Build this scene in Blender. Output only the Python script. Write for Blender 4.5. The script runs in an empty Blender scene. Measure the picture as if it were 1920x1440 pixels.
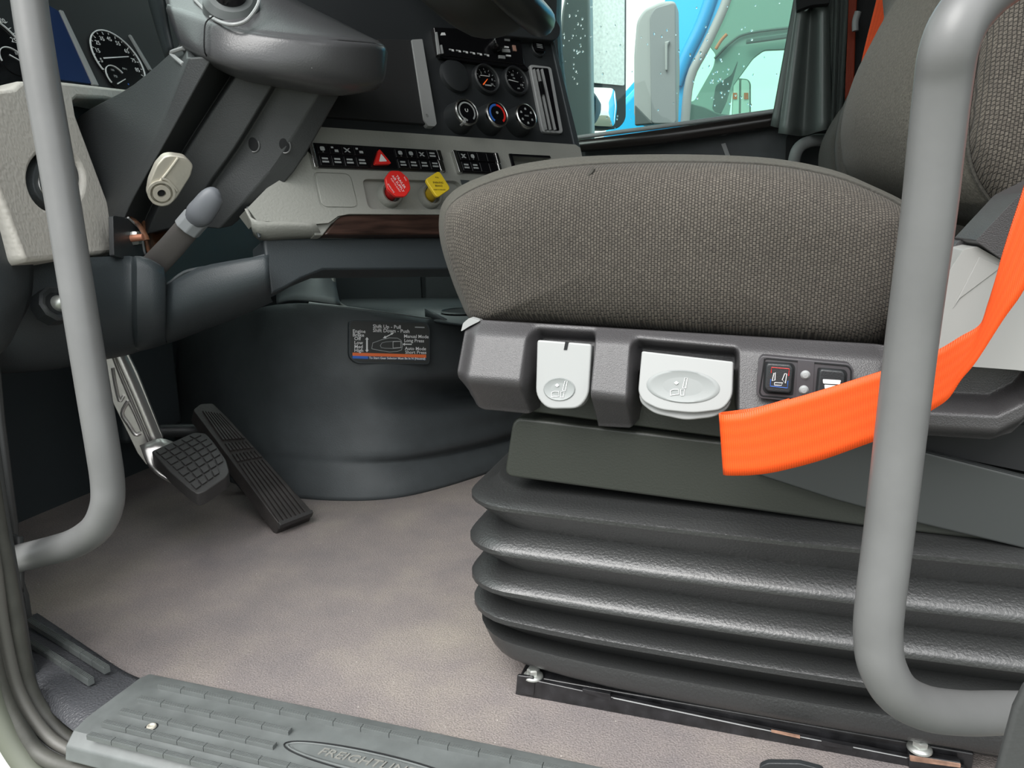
import bpy, bmesh, math, random
from mathutils import Vector as V, Matrix
from math import sin, cos, pi, radians as rad
random.seed(4)
SC = bpy.context.scene
COL = SC.collection
# ------------------------------------------------------------------ camera, world, light, exposure
F = 1400.0
_dn = V((108, 6247, 1400)).normalized()
_x = V((4460, 238, -1400)); _x = (_x - _x.dot(_dn) * _dn).normalized()
_up = -_dn; _y = _up.cross(_x)
CAM = V((0, 0, 0.48))
def ray(px, py):
    c = V(((px - 960) / F, (py - 720) / F, 1))
    return V((_x.dot(c), _y.dot(c), _up.dot(c)))
def proj(p):
    q = V(p) - CAM
    c = _x * q.x + _y * q.y + _up * q.z
    return 960 + F * c.x / c.z, 720 + F * c.y / c.z
cd = bpy.data.cameras.new('camera'); cam = bpy.data.objects.new('camera', cd); COL.objects.link(cam)
cd.sensor_width = 36; cd.lens = F / 1920 * 36; cd.clip_start = .02; cd.clip_end = 200
mm = Matrix.Identity(4)
for i, a in enumerate((_x, _y, _up)):
    mm[i][0] = a.x; mm[i][1] = -a.y; mm[i][2] = -a.z
mm.translation = CAM
cam.matrix_world = mm
SC.camera = cam
SC.view_settings.view_transform = 'Standard'; SC.view_settings.look = 'None'
SC.view_settings.gamma = 1; SC.view_settings.use_curve_mapping = False
SC.view_settings.exposure = 0.62
SC.render.film_transparent = False
try:
    SC.cycles.max_bounces = 8; SC.cycles.diffuse_bounces = 4; SC.cycles.use_denoising = True
    SC.cycles.sample_clamp_indirect = 4
except Exception: pass
W = bpy.data.worlds.new('world'); SC.world = W; W.use_nodes = True
_n = W.node_tree.nodes; _l = W.node_tree.links
_bg = _n['Background']; _tc = _n.new('ShaderNodeTexCoord'); _sx = _n.new('ShaderNodeSeparateXYZ'); _rp = _n.new('ShaderNodeValToRGB')
_l.new(_tc.outputs['Generated'], _sx.inputs[0]); _l.new(_sx.outputs['Z'], _rp.inputs[0]); _l.new(_rp.outputs[0], _bg.inputs[0])
_rp.color_ramp.elements[0].position = 0.0; _rp.color_ramp.elements[0].color = (.52, .555, .55, 1)   # overcast sky: three times brighter overhead than at the horizon
_rp.color_ramp.elements[1].position = 1.0; _rp.color_ramp.elements[1].color = (1.62, 1.63, 1.65, 1)
_bg.inputs[1].default_value = 1.5
ld = bpy.data.lights.new('sun', 'SUN'); ld.energy = 2.4; ld.angle = rad(40); ld.color = (1, .98, .95)
sun = bpy.data.objects.new('sun', ld); COL.objects.link(sun)
sun.rotation_euler = V((.22, .62, -.74)).to_track_quat('-Z', 'Y').to_euler()

# ------------------------------------------------------------------ helpers
def at(px, py, ax, v):
    d = ray(px, py); i = 'XYZ'.index(ax); return CAM + d * ((v - CAM[i]) / d[i])
def pd(px, py, t): return CAM + ray(px, py) * t
class Pl:
    def __init__(s, o, az=0, tilt=0, fr=None):
        s.o = V(o)
        if fr: s.e1, s.e2 = fr
        else:
            a, t = rad(az), rad(tilt)
            s.e1 = V((sin(a), cos(a), 0)); s.e2 = V((-cos(a) * sin(t), sin(a) * sin(t), cos(t)))
        s.n = s.e1.cross(s.e2)
    def uv(s, px, py, off=0):
        d = ray(px, py); p = CAM + d * ((s.o + s.n * off - CAM).dot(s.n) / d.dot(s.n)) - s.o
        return (p.dot(s.e1), p.dot(s.e2))
    def w(s, u, v, h=0): return s.o + s.e1 * u + s.e2 * v + s.n * h
    def px(s, px, py, off=0): return s.w(*s.uv(px, py, off), off)
    def mat(s, u=0, v=0, h=0, rot=0):
        m = Matrix.Identity(4)
        for i in range(3): m[i][0] = s.e1[i]; m[i][1] = s.e2[i]; m[i][2] = s.n[i]
        m.translation = s.w(u, v, h)
        return m @ Matrix.Rotation(rad(rot), 4, 'Z')
def pl3(a, b, c):
    # a = origin, b = to the right, c = roughly up
    e1 = (b - a).normalized(); e2 = (c - a); e2 = (e2 - e2.dot(e1) * e1).normalized()
    return Pl(a, fr=(e1, e2))
def PY(y, x=0, z=0): return Pl((x, y, z), fr=(V((1, 0, 0)), V((0, 0, 1))))   # faces the open driver's door
WM = {}
def link(o, M=None, parent=None):
    COL.objects.link(o); M = M or Matrix.Identity(4); WM[o.name] = M
    if parent:
        o.parent = parent; o.matrix_parent_inverse = WM[parent.name].inverted()
    o.matrix_basis = M
    return o
def tag(o, label, cat=None, group=None, kind=None):
    if label: o['label'] = label
    if cat: o['category'] = cat
    if group: o['group'] = group
    if kind: o['kind'] = kind
    return o
def thing(name, loc, label, cat, group=None):
    o = bpy.data.objects.new(name, None); o.empty_display_size = .02
    link(o, Matrix.Translation(V(loc))); return tag(o, label, cat, group)
def mesh(name, vs, fs, mat, sharp=35, M=None):
    me = bpy.data.meshes.new(name); me.from_pydata([tuple(v) for v in vs], [], fs); me.update()
    bm = bmesh.new(); bm.from_mesh(me); bmesh.ops.recalc_face_normals(bm, faces=bm.faces); bm.to_mesh(me); bm.free()
    for p in me.polygons: p.use_smooth = True
    me.set_sharp_from_angle(angle=rad(sharp))
    if mat: me.materials.append(mat)
    return me
def obj(name, me, M=None, parent=None, bev=0, seg=2, solid=0, off=-1, sub=0, label=None):
    o = bpy.data.objects.new(name, me)
    if solid:
        m = o.modifiers.new('s', 'SOLIDIFY'); m.thickness = solid; m.offset = off
    if bev:
        m = o.modifiers.new('b', 'BEVEL'); m.width = bev; m.segments = seg; m.limit_method = 'ANGLE'; m.angle_limit = rad(30)
        m.harden_normals = True
    if sub:
        m = o.modifiers.new('u', 'SUBSURF'); m.levels = m.render_levels = sub
    link(o, M, parent)
    if label: o['label'] = label
    return o
def cat_closed(pts, n):      # resample a closed spline with n points per span
    out = []; k = len(pts)
    for i in range(k):
        a, b, c, d = (V(pts[(i + j) % k]) for j in (-1, 0, 1, 2))
        for j in range(n):
            t = j / n
            out.append(.5 * ((2 * b) + (c - a) * t + (2 * a - 5 * b + 4 * c - d) * t * t + (3 * b - a - 3 * c + d) * t ** 3))
    return out
def cat_open(pts, n):
    out = []; pts = [V(p) for p in pts]; k = len(pts)
    for i in range(k - 1):
        a = pts[i - 1] if i else 2 * pts[0] - pts[1]; b = pts[i]; c = pts[i + 1]; d = pts[i + 2] if i + 2 < k else 2 * pts[-1] - pts[-2]
        for j in range(n):
            t = j / n
            out.append(.5 * ((2 * b) + (c - a) * t + (2 * a - 5 * b + 4 * c - d) * t * t + (3 * b - a - 3 * c + d) * t ** 3))
    out.append(pts[-1]); return out
def rnd(poly, r, seg=4):     # round the corners of a 2-D polygon
    out = []; k = len(poly)
    for i in range(k):
        p = V(poly[i]); a = V(poly[i - 1]); b = V(poly[(i + 1) % k]); rr = r[i] if isinstance(r, (list, tuple)) else r
        da, db = (a - p), (b - p); q = min(rr, da.length * .48, db.length * .48)
        if q <= 0: out.append(tuple(p)); continue
        A = p + da.normalized() * q; B = p + db.normalized() * q
        for j in range(seg + 1):
            t = j / seg; out.append(tuple((1 - t) ** 2 * A + 2 * t * (1 - t) * p + t * t * B))
    return out
def ell(cx, cy, rx, ry=None, n=28, a0=0, a1=360, rot=0):
    ry = ry or rx; o = []
    m = n if a1 - a0 >= 360 else n - 1
    for i in range(n):
        a = rad(a0 + (a1 - a0) * i / m); x, y = rx * cos(a), ry * sin(a); r = rad(rot)
        o.append((cx + x * cos(r) - y * sin(r), cy + x * sin(r) + y * cos(r)))
    return o
def prism(name, poly, z0, z1, mat):
    n = len(poly); vs = [(p[0], p[1], z1) for p in poly] + [(p[0], p[1], z0) for p in poly]
    fs = [tuple(range(n)), tuple(range(2 * n - 1, n - 1, -1))] + [(i, i + n, (i + 1) % n + n, (i + 1) % n) for i in range(n)]
    return mesh(name, vs, fs, mat)
def slab(name, poly, pl, mat, th=.01, off=0, parent=None, bev=0, seg=2, r=0, px=True, label=None):
    """a panel whose front face lies in plane pl at height off; poly in pixels of the photograph or in plane units"""
    if r: poly = rnd(poly, r)
    q = [pl.uv(a, b, off) for a, b in poly] if px else poly
    cu = sum(a for a, b in q) / len(q); cv = sum(b for a, b in q) / len(q)
    me = prism(name, [(a - cu, b - cv) for a, b in q], -th, 0, mat)
    return obj(name, me, pl.mat(cu, cv, off), parent, bev, seg, label=label)
def box(name, lo, hi, mat, parent=None, bev=0, seg=2, M=None, label=None):
    c = (V(lo) + V(hi)) / 2; h = (V(hi) - V(lo)) / 2
    me = prism(name, [(-h.x, -h.y), (h.x, -h.y), (h.x, h.y), (-h.x, h.y)], -h.z, h.z, mat)
    return obj(name, me, (M or Matrix.Identity(4)) @ Matrix.Translation(c), parent, bev, seg, label=label)
def lathe(name, prof, mat, n=32, sharp=35):
    vs, fs = [], []
    for r, z in prof:
        for i in range(n):
            a = 2 * pi * i / n; vs.append((r * cos(a), r * sin(a), z))
    k = len(prof)
    for j in range(k - 1):
        for i in range(n):
            i2 = (i + 1) % n; fs.append((j * n + i, j * n + i2, (j + 1) * n + i2, (j + 1) * n + i))
    if prof[0][0] > 1e-6: fs.append(tuple(range(n))[::-1])
    if prof[-1][0] > 1e-6: fs.append(tuple((k - 1) * n + i for i in range(n)))
    return mesh(name, vs, fs, mat, sharp)
def loft(name, rings, mat, caps=True, closed=True, sharp=35):
    n = len(rings[0]); vs = [v for r in rings for v in r]; fs = []
    for j in range(len(rings) - 1):
        for i in range(n if closed else n - 1):
            i2 = (i + 1) % n; fs.append((j * n + i, j * n + i2, (j + 1) * n + i2, (j + 1) * n + i))
    if caps: fs.append(tuple(range(n))[::-1]); fs.append(tuple((len(rings) - 1) * n + i for i in range(n)))
    return mesh(name, vs, fs, mat, sharp)
def tube(name, pts, r, mat, n=16, sm=0, caps=True, flat=1.0, up=None, sharp=40):
    """round (or flattened) tube along pts, parallel-transported frame"""
    if sm: 
        if isinstance(r, (list, tuple)): r = [v.x for v in cat_open([V((q, 0, 0)) for q in r], sm)]
        pts = cat_open(pts, sm)
    pts = [V(p) for p in pts]; rings = []; k = len(pts)
    t0 = (pts[1] - pts[0]).normalized(); nn = V(up) if up else (V((0, 0, 1)) if abs(t0.z) < .9 else V((1, 0, 0)))
    for i, p in enumerate(pts):
        t = (pts[min(i + 1, k - 1)] - pts[max(i - 1, 0)]).normalized()
        nn = (nn - nn.dot(t) * t).normalized(); b = t.cross(nn); rr = r[i] if isinstance(r, (list, tuple)) else r
        rings.append([p + nn * (rr * flat * cos(2 * pi * j / n)) + b * (rr * sin(2 * pi * j / n)) for j in range(n)])
    return loft(name, rings, mat, caps, True, sharp)
def net(name, rows, mat, su=4, sv=4, sharp=50):
    """smooth surface through a net of 3-D control points"""
    cols = list(zip(*[cat_open(r, su) for r in rows])); g = [cat_open(c, sv) for c in cols]
    nu, nv = len(g), len(g[0]); vs = [p for c in g for p in c]
    fs = [(i * nv + j, (i + 1) * nv + j, (i + 1) * nv + j + 1, i * nv + j + 1) for i in range(nu - 1) for j in range(nv - 1)]
    return mesh(name, vs, fs, mat, sharp)
def text(name, s, size, mat, M, parent=None, ext=.0002, ax='CENTER', sx=1, shear=0, bold=0):
    cu = bpy.data.curves.new(name, 'FONT'); cu.body = s; cu.size = size; cu.extrude = ext; cu.align_x = ax; cu.align_y = 'CENTER'
    cu.resolution_u = 2; cu.shear = shear; cu.offset = bold
    t = bpy.data.objects.new(name, cu); COL.objects.link(t)
    me = bpy.data.meshes.new_from_object(t.evaluated_get(bpy.context.evaluated_depsgraph_get())); bpy.data.objects.remove(t)
    me.materials.clear(); me.materials.append(mat); me.name = name
    for v in me.vertices: v.co.x *= sx
    return obj(name, me, M, parent)
def cut(o, cutters):
    for c in cutters:
        m = o.modifiers.new('c', 'BOOLEAN'); m.object = c; m.operation = 'DIFFERENCE'; m.solver = 'EXACT'
    mods = [m for m in o.modifiers]
    bpy.context.view_layer.update()
    me = bpy.data.meshes.new_from_object(o.evaluated_get(bpy.context.evaluated_depsgraph_get()))
    o.modifiers.clear(); o.data = me
    for p in me.polygons: p.use_smooth = True
    me.set_sharp_from_angle(angle=rad(30))
    for c in cutters: bpy.data.objects.remove(c)
    return o
def join(name, mes, mat=None):   # several mesh datas (with matrices) into one
    bm = bmesh.new()
    for me, M in mes:
        k = len(bm.verts); bm.from_mesh(me); bm.verts.ensure_lookup_table()
        for v in bm.verts[k:]: v.co = M @ v.co
    out = bpy.data.meshes.new(name); bm.to_mesh(out); bm.free()
    out.materials.append(mat or mes[0][0].materials[0])
    out.set_sharp_from_angle(angle=rad(35)); return out
def T(x, y, z): return Matrix.Translation((x, y, z))
from mathutils.bvhtree import BVHTree
def hitter(me):
    bv = BVHTree.FromPolygons([v.co for v in me.vertices], [tuple(p.vertices) for p in me.polygons])
    def f(px_, py_):
        d = ray(px_, py_).normalized(); h = bv.ray_cast(CAM, d); return h[0]
    return f


# ------------------------------------------------------------------ materials
def MAT(name, col, rough=.5, metal=0, bump=None, var=None, spec=.5, coat=0, emit=0, vor=None, streak=None, alpha=None):
    m = bpy.data.materials.new(name); m.use_nodes = True; nt = m.node_tree; b = nt.nodes['Principled BSDF']
    b.inputs['Base Color'].default_value = (*col, 1); b.inputs['Roughness'].default_value = rough; b.inputs['Metallic'].default_value = metal
    b.inputs['Specular IOR Level'].default_value = spec; b.inputs['Coat Weight'].default_value = coat
    if emit: b.inputs['Emission Color'].default_value = (*col, 1); b.inputs['Emission Strength'].default_value = emit
    tc = nt.nodes.new('ShaderNodeTexCoord'); src = tc.outputs['Object']
    if var:       # (scale, lo multiplier, hi multiplier)
        nz = nt.nodes.new('ShaderNodeTexNoise'); nz.inputs['Scale'].default_value = var[0]; nz.inputs['Detail'].default_value = 6
        if streak:
            mp = nt.nodes.new('ShaderNodeMapping'); mp.inputs['Scale'].default_value = streak; nt.links.new(src, mp.inputs[0]); nt.links.new(mp.outputs[0], nz.inputs[0])
        else: nt.links.new(src, nz.inputs[0])
        r = nt.nodes.new('ShaderNodeValToRGB'); r.color_ramp.elements[0].position = .3; r.color_ramp.elements[1].position = .7
        r.color_ramp.elements[0].color = (*[c * var[1] for c in col], 1); r.color_ramp.elements[1].color = (*[c * var[2] for c in col], 1)
        nt.links.new(nz.outputs['Fac'], r.inputs[0]); nt.links.new(r.outputs[0], b.inputs['Base Color'])
    if bump or vor:
        bp = nt.nodes.new('ShaderNodeBump'); sc, st = bump or vor; bp.inputs['Distance'].default_value = .001; bp.inputs['Strength'].default_value = st
        if vor:
            tx = nt.nodes.new('ShaderNodeTexVoronoi'); tx.feature = 'SMOOTH_F1'; o = tx.outputs['Distance']
        else:
            tx = nt.nodes.new('ShaderNodeTexNoise'); tx.inputs['Detail'].default_value = 3; o = tx.outputs['Fac']
        tx.inputs['Scale'].default_value = sc; nt.links.new(src, tx.inputs['Vector'])
        nt.links.new(o, bp.inputs['Height']); nt.links.new(bp.outputs[0], b.inputs['Normal'])
    return m
def srgb(r, g, b):
    return tuple((c / 255 / 12.92) if c <= 10 else ((c / 255 + .055) / 1.055) ** 2.4 for c in (r, g, b))
m_black = MAT('black_plastic', (.022, .025, .027), .42, bump=(900, .25))
m_dash = MAT('dash_dark', (.032, .040, .044), .5, bump=(700, .3))
m_dash2 = MAT('dash_charcoal', (.052, .060, .064), .55, bump=(600, .35), var=(30, .9, 1.1))
m_trim = MAT('light_grey_trim', (.27, .275, .25), .5, bump=(260, .5))
m_trimh = MAT('sand_grey_trim', (.62, .595, .54), .55, vor=(240, .6))
m_gloss = MAT('gloss_black', (.006, .006, .007), .18)
m_matte = MAT('matte_black', (.012, .013, .014), .8)
m_void = MAT('dark_recess', (.006, .007, .008), .9)
m_silver = MAT('silver_trim', (.62, .62, .6), .25, metal=1)
m_satin = MAT('satin_grey', (.30, .31, .31), .4)
m_white = MAT('white_print', (.75, .76, .76), .6)
m_greyprint = MAT('grey_print', (.35, .37, .37), .6)
m_red = MAT('red_plastic', (.72, .025, .02), .35)
m_redd = MAT('red_shaft', (.5, .015, .015), .4)
m_yel = MAT('yellow_plastic', (.78, .56, .03), .35)
m_blue = MAT('blue_print', (.03, .14, .55), .5)
m_orange = MAT('orange_print', (.8, .16, .04), .5)
m_screen = MAT('navy_screen', (.012, .03, .10), .25)
m_wood = MAT('dark_wood', (.030, .016, .012), .3, var=(9, .35, 1.9), streak=(1.5, 14, 1.5))
m_handle = MAT('grey_painted_tube', (.132, .134, .133), .40, bump=(90, .12), var=(25, .93, 1.06))
m_seatpl = MAT('seat_plastic', (.050, .048, .050), .36, bump=(1100, .45), spec=.6)
m_olive = MAT('suspension_plastic', (.026, .029, .024), .45, bump=(500, .2))
m_bellow = MAT('bellows_vinyl', (.023, .024, .024), .38, bump=(420, .5), spec=.9)
m_lever = MAT('light_grey_lever', (.30, .308, .305), .45)
m_leverd = MAT('lever_dimple', (.235, .25, .247), .5)
m_shell = MAT('light_grey_shell', (.31, .31, .30), .45)
m_rail = MAT('black_steel', (.010, .010, .011), .25, var=(60, .5, 2.2), spec=.6)
m_bolt = MAT('zinc_bolt', (.55, .57, .54), .35, metal=.8)
m_cast = MAT('cast_aluminium', (.62, .60, .58), .32, metal=.85, bump=(150, .2))
m_castw = MAT('cast_zinc', (.60, .57, .49), .42, metal=.5, bump=(150, .3))
m_rubber = MAT('pedal_rubber', (.032, .031, .031), .55, bump=(300, .4))
m_rubber2 = MAT('pedal_rubber_worn', (.030, .027, .026), .5, bump=(300, .4), var=(25, .7, 1.5))
m_rust = MAT('rusty_steel', (.20, .085, .04), .6, metal=.3, var=(40, .15, 1.5))
m_brown = MAT('lever_grey_steel', (.07, .065, .062), .5)
m_lev2 = MAT('tilt_grip', (.13, .14, .155), .45)
m_seal = MAT('rubber_seal', (.060, .060, .052), .55, bump=(200, .25), var=(40, .8, 1.2))
m_paint = MAT('white_body_paint', (.74, .76, .70), .3, coat=.4)
m_frame = MAT('door_frame', (.045, .047, .047), .5, bump=(300, .2))
m_sill = MAT('sill_plate_rubber', (.110, .120, .118), .42, bump=(120, .25), var=(35, .85, 1.2))
m_kick = MAT('corner_trim_plastic', (.060, .062, .068), .42, vor=(500, .9))
m_leather = MAT('curtain_vinyl', (.15, .175, .165), .34, bump=(60, .3), spec=.6)
m_head = MAT('cab_liner', (.05, .055, .055), .8)
m_mirror = MAT('mirror_glass', (.86, .92, .9), .03, metal=1)
m_tblue = MAT('blue_truck_paint', (.004, .36, .66), .45)
m_tgrey = MAT('grey_truck_plastic', (.24, .255, .25), .6)
m_tgrey2 = MAT('truck_liner', (.20, .235, .22), .8)
m_tdark = MAT('truck_dark', (.045, .06, .06), .6)
m_trailer = MAT('white_trailer', (.80, .83, .80), .5)
m_ground = MAT('yard_asphalt', (.075, .082, .058), .9, var=(3, .85, 1.15), bump=(80, .5))
m_hands = MAT('gauge_orange', (.8, .12, .02), .5, emit=.4)  # faint glow put into the needle colour, no lamp behind it

def nodes_of(name):
    m = bpy.data.materials.new(name); m.use_nodes = True; return m, m.node_tree, m.node_tree.nodes['Principled BSDF']
def weave(name, ca, cb, sx=330, rowh=.0028, plush=False):
    """thick woven seat cloth: offset cells, ribs in relief, yarns of two tones"""
    m, nt, b = nodes_of(name); N = nt.nodes.new; L = nt.links.new
    tc = N('ShaderNodeTexCoord'); sp = N('ShaderNodeSeparateXYZ'); cb_ = N('ShaderNodeCombineXYZ'); L(tc.outputs['Object'], sp.inputs[0])
    ad = N('ShaderNodeMath'); ad.operation = 'ADD'; L(sp.outputs['X'], cb_.inputs[1]) if False else None
    my = N('ShaderNodeMath'); my.operation = 'MULTIPLY'; my.inputs[1].default_value = .7; L(sp.outputs['Y'], my.inputs[0]); L(sp.outputs['Z'], ad.inputs[0]); L(my.outputs[0], ad.inputs[1])
    L(ad.outputs[0], cb_.inputs[0]); L(sp.outputs['X'], cb_.inputs[1])
    dz = N('ShaderNodeTexNoise'); dz.inputs['Scale'].default_value = 60; L(tc.outputs['Object'], dz.inputs['Vector'])
    mix = N('ShaderNodeVectorMath'); mix.operation = 'MULTIPLY_ADD'; mix.inputs[1].default_value = (.0016,) * 3; L(dz.outputs['Color'], mix.inputs[0]); L(cb_.outputs[0], mix.inputs[2])
    br = N('ShaderNodeTexBrick'); br.inputs['Scale'].default_value = 1; br.inputs['Brick Width'].default_value = .0032; br.inputs['Row Height'].default_value = .0026
    br.inputs['Mortar Size'].default_value = .00042; br.inputs['Mortar Smooth'].default_value = .8; br.inputs['Bias'].default_value = 0
    br.inputs['Color1'].default_value = (*ca, 1); br.inputs['Color2'].default_value = (*cb, 1); br.inputs['Mortar'].default_value = (*[c * .3 for c in ca], 1)
    L(mix.outputs[0], br.inputs['Vector'])
    nz = N('ShaderNodeTexNoise'); nz.inputs['Scale'].default_value = 900; nz.inputs['Detail'].default_value = 2; L(tc.outputs['Object'], nz.inputs['Vector'])
    big = N('ShaderNodeTexNoise'); big.inputs['Scale'].default_value = 9; big.inputs['Detail'].default_value = 4; L(tc.outputs['Object'], big.inputs['Vector'])
    mr = N('ShaderNodeMapRange'); mr.inputs[1].default_value = .3; mr.inputs[2].default_value = .7; mr.inputs[3].default_value = .62; mr.inputs[4].default_value = 1.3; L(nz.outputs['Fac'], mr.inputs[0])
    mb = N('ShaderNodeMapRange'); mb.inputs[1].default_value = .3; mb.inputs[2].default_value = .7; mb.inputs[3].default_value = .85; mb.inputs[4].default_value = 1.15; L(big.outputs['Fac'], mb.inputs[0])
    mu = N('ShaderNodeMath'); mu.operation = 'MULTIPLY'; L(mr.outputs[0], mu.inputs[0]); L(mb.outputs[0], mu.inputs[1])
    vm = N('ShaderNodeVectorMath'); vm.operation = 'SCALE'; L(br.outputs['Color'], vm.inputs[0]); L(mu.outputs[0], vm.inputs['Scale']); L(vm.outputs[0], b.inputs['Base Color'])
    inv = N('ShaderNodeMath'); inv.operation = 'SUBTRACT'; inv.inputs[0].default_value = 1; L(br.outputs['Fac'], inv.inputs[1])
    a2 = N('ShaderNodeMath'); a2.operation = 'MULTIPLY_ADD'; a2.inputs[1].default_value = .5; L(nz.outputs['Fac'], a2.inputs[0]); L(inv.outputs[0], a2.inputs[2])
    bp = N('ShaderNodeBump'); bp.inputs['Strength'].default_value = .8; bp.inputs['Distance'].default_value = .0012; L(a2.outputs[0], bp.inputs['Height']); L(bp.outputs[0], b.inputs['Normal'])
    b.inputs['Roughness'].default_value = .85; b.inputs['Specular IOR Level'].default_value = .3; b.inputs['Sheen Weight'].default_value = .05; b.inputs['Sheen Roughness'].default_value = .4
    return m
m_weave = weave('woven_seat_cloth', (.096, .085, .071), (.073, .064, .054))
def plush(name, c, sheen=.3):
    m, nt, b = nodes_of(name); N = nt.nodes.new; L = nt.links.new
    tc = N('ShaderNodeTexCoord'); nz = N('ShaderNodeTexNoise'); nz.inputs['Scale'].default_value = 420; nz.inputs['Detail'].default_value = 5; L(tc.outputs['Object'], nz.inputs['Vector'])
    r = N('ShaderNodeValToRGB'); r.color_ramp.elements[0].position = .3; r.color_ramp.elements[1].position = .7
    r.color_ramp.elements[0].color = (*[k * .75 for k in c], 1); r.color_ramp.elements[1].color = (*[k * 1.25 for k in c], 1)
    L(nz.outputs['Fac'], r.inputs[0]); L(r.outputs[0], b.inputs['Base Color'])
    bp = N('ShaderNodeBump'); bp.inputs['Strength'].default_value = .7; bp.inputs['Distance'].default_value = .001; L(nz.outputs['Fac'], bp.inputs['Height']); L(bp.outputs[0], b.inputs['Normal'])
    b.inputs['Roughness'].default_value = .95; b.inputs['Specular IOR Level'].default_value = .15; b.inputs['Sheen Weight'].default_value = sheen
    return m
m_plush = plush('plush_cloth', (.072, .069, .058), .04)
m_plushd = plush('plush_cloth_dark', (.050, .048, .042), .03)
def carpet():
    m, nt, b = nodes_of('carpet_vinyl'); N = nt.nodes.new; L = nt.links.new
    tc = N('ShaderNodeTexCoord')
    big = N('ShaderNodeTexNoise'); big.inputs['Scale'].default_value = 5; big.inputs['Detail'].default_value = 7; big.inputs['Roughness'].default_value = .6; L(tc.outputs['Object'], big.inputs['Vector'])
    r = N('ShaderNodeValToRGB'); e = r.color_ramp.elements; e[0].position = .32; e[1].position = .68
    e[0].color = (.155, .140, .142, 1); e[1].color = (.265, .235, .205, 1); e2 = e.new(.5); e2.color = (.205, .180, .172, 1)
    L(big.outputs['Fac'], r.inputs[0])
    fine = N('ShaderNodeTexNoise'); fine.inputs['Scale'].default_value = 520; fine.inputs['Detail'].default_value = 4; L(tc.outputs['Object'], fine.inputs['Vector'])
    mr = N('ShaderNodeMapRange'); mr.inputs[1].default_value = .3; mr.inputs[2].default_value = .7; mr.inputs[3].default_value = .72; mr.inputs[4].default_value = 1.3; L(fine.outputs['Fac'], mr.inputs[0])
    vm = N('ShaderNodeVectorMath'); vm.operation = 'SCALE'; L(r.outputs[0], vm.inputs[0]); L(mr.outputs[0], vm.inputs['Scale'])
    vo = N('ShaderNodeTexVoronoi'); vo.inputs['Scale'].default_value = 55; L(tc.outputs['Object'], vo.inputs['Vector'])
    cr = N('ShaderNodeMath'); cr.operation = 'LESS_THAN'; cr.inputs[1].default_value = .035; L(vo.outputs['Distance'], cr.inputs[0])
    mx = N('ShaderNodeMix'); mx.data_type = 'RGBA'; L(cr.outputs[0], mx.inputs[0]); L(vm.outputs[0], mx.inputs[6]); mx.inputs[7].default_value = (.55, .52, .47, 1)
    L(mx.outputs[2], b.inputs['Base Color'])
    bp = N('ShaderNodeBump'); bp.inputs['Strength'].default_value = .9; bp.inputs['Distance'].default_value = .0015; L(fine.outputs['Fac'], bp.inputs['Height']); L(bp.outputs[0], b.inputs['Normal'])
    b.inputs['Roughness'].default_value = .62; b.inputs['Specular IOR Level'].default_value = .45
    return m
m_carpet = carpet()
def belt(name, c):
    m, nt, b = nodes_of(name); N = nt.nodes.new; L = nt.links.new
    uv = N('ShaderNodeUVMap'); uv.uv_map = 'uv'
    wv = N('ShaderNodeTexWave'); wv.bands_direction = 'X'; wv.inputs['Scale'].default_value = 190; wv.inputs['Distortion'].default_value = .6; L(uv.outputs[0], wv.inputs[0])
    w2 = N('ShaderNodeTexWave'); w2.bands_direction = 'Y'; w2.inputs['Scale'].default_value = 35; L(uv.outputs[0], w2.inputs[0])
    ad = N('ShaderNodeMath'); ad.operation = 'MULTIPLY_ADD'; ad.inputs[1].default_value = .5; L(w2.outputs['Fac'], ad.inputs[0]); L(wv.outputs['Fac'], ad.inputs[2])
    r = N('ShaderNodeMapRange'); r.inputs[1].default_value = 0; r.inputs[2].default_value = 1.5; r.inputs[3].default_value = .82; r.inputs[4].default_value = 1.1; L(ad.outputs[0], r.inputs[0])
    vm = N('ShaderNodeVectorMath'); vm.operation = 'SCALE'; vm.inputs[0].default_value = c; L(r.outputs[0], vm.inputs['Scale']); L(vm.outputs[0], b.inputs['Base Color'])
    bp = N('ShaderNodeBump'); bp.inputs['Strength'].default_value = .5; bp.inputs['Distance'].default_value = .0004; L(ad.outputs[0], bp.inputs['Height']); L(bp.outputs[0], b.inputs['Normal'])
    b.inputs['Roughness'].default_value = .5; b.inputs['Specular IOR Level'].default_value = .35
    return m
m_belt = belt('orange_webbing', (.80, .085, .010))
def glass(name, tint, rough=0, keep=.9):
    m = bpy.data.materials.new(name); m.use_nodes = True; nt = m.node_tree; nt.nodes.clear(); N = nt.nodes.new; L = nt.links.new
    o = N('ShaderNodeOutputMaterial'); t = N('ShaderNodeBsdfTransparent'); t.inputs[0].default_value = (*tint, 1); g = N('ShaderNodeBsdfGlossy'); g.inputs['Roughness'].default_value = .02
    fr = N('ShaderNodeFresnel'); fr.inputs[0].default_value = 1.35; mx = N('ShaderNodeMixShader'); L(fr.outputs[0], mx.inputs[0]); L(t.outputs[0], mx.inputs[1]); L(g.outputs[0], mx.inputs[2]); L(mx.outputs[0], o.inputs[0])
    return m
m_glass = glass('window_glass', (.90, .98, .95))
m_glassg = glass('green_tinted_glass', (.66, .90, .80))
m_drop = MAT('water_drop', (.95, 1, .99), .02, spec=.8); m_drop.node_tree.nodes['Principled BSDF'].inputs['Transmission Weight'].default_value = .92; m_drop.node_tree.nodes['Principled BSDF'].inputs['IOR'].default_value = 1.33

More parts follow.
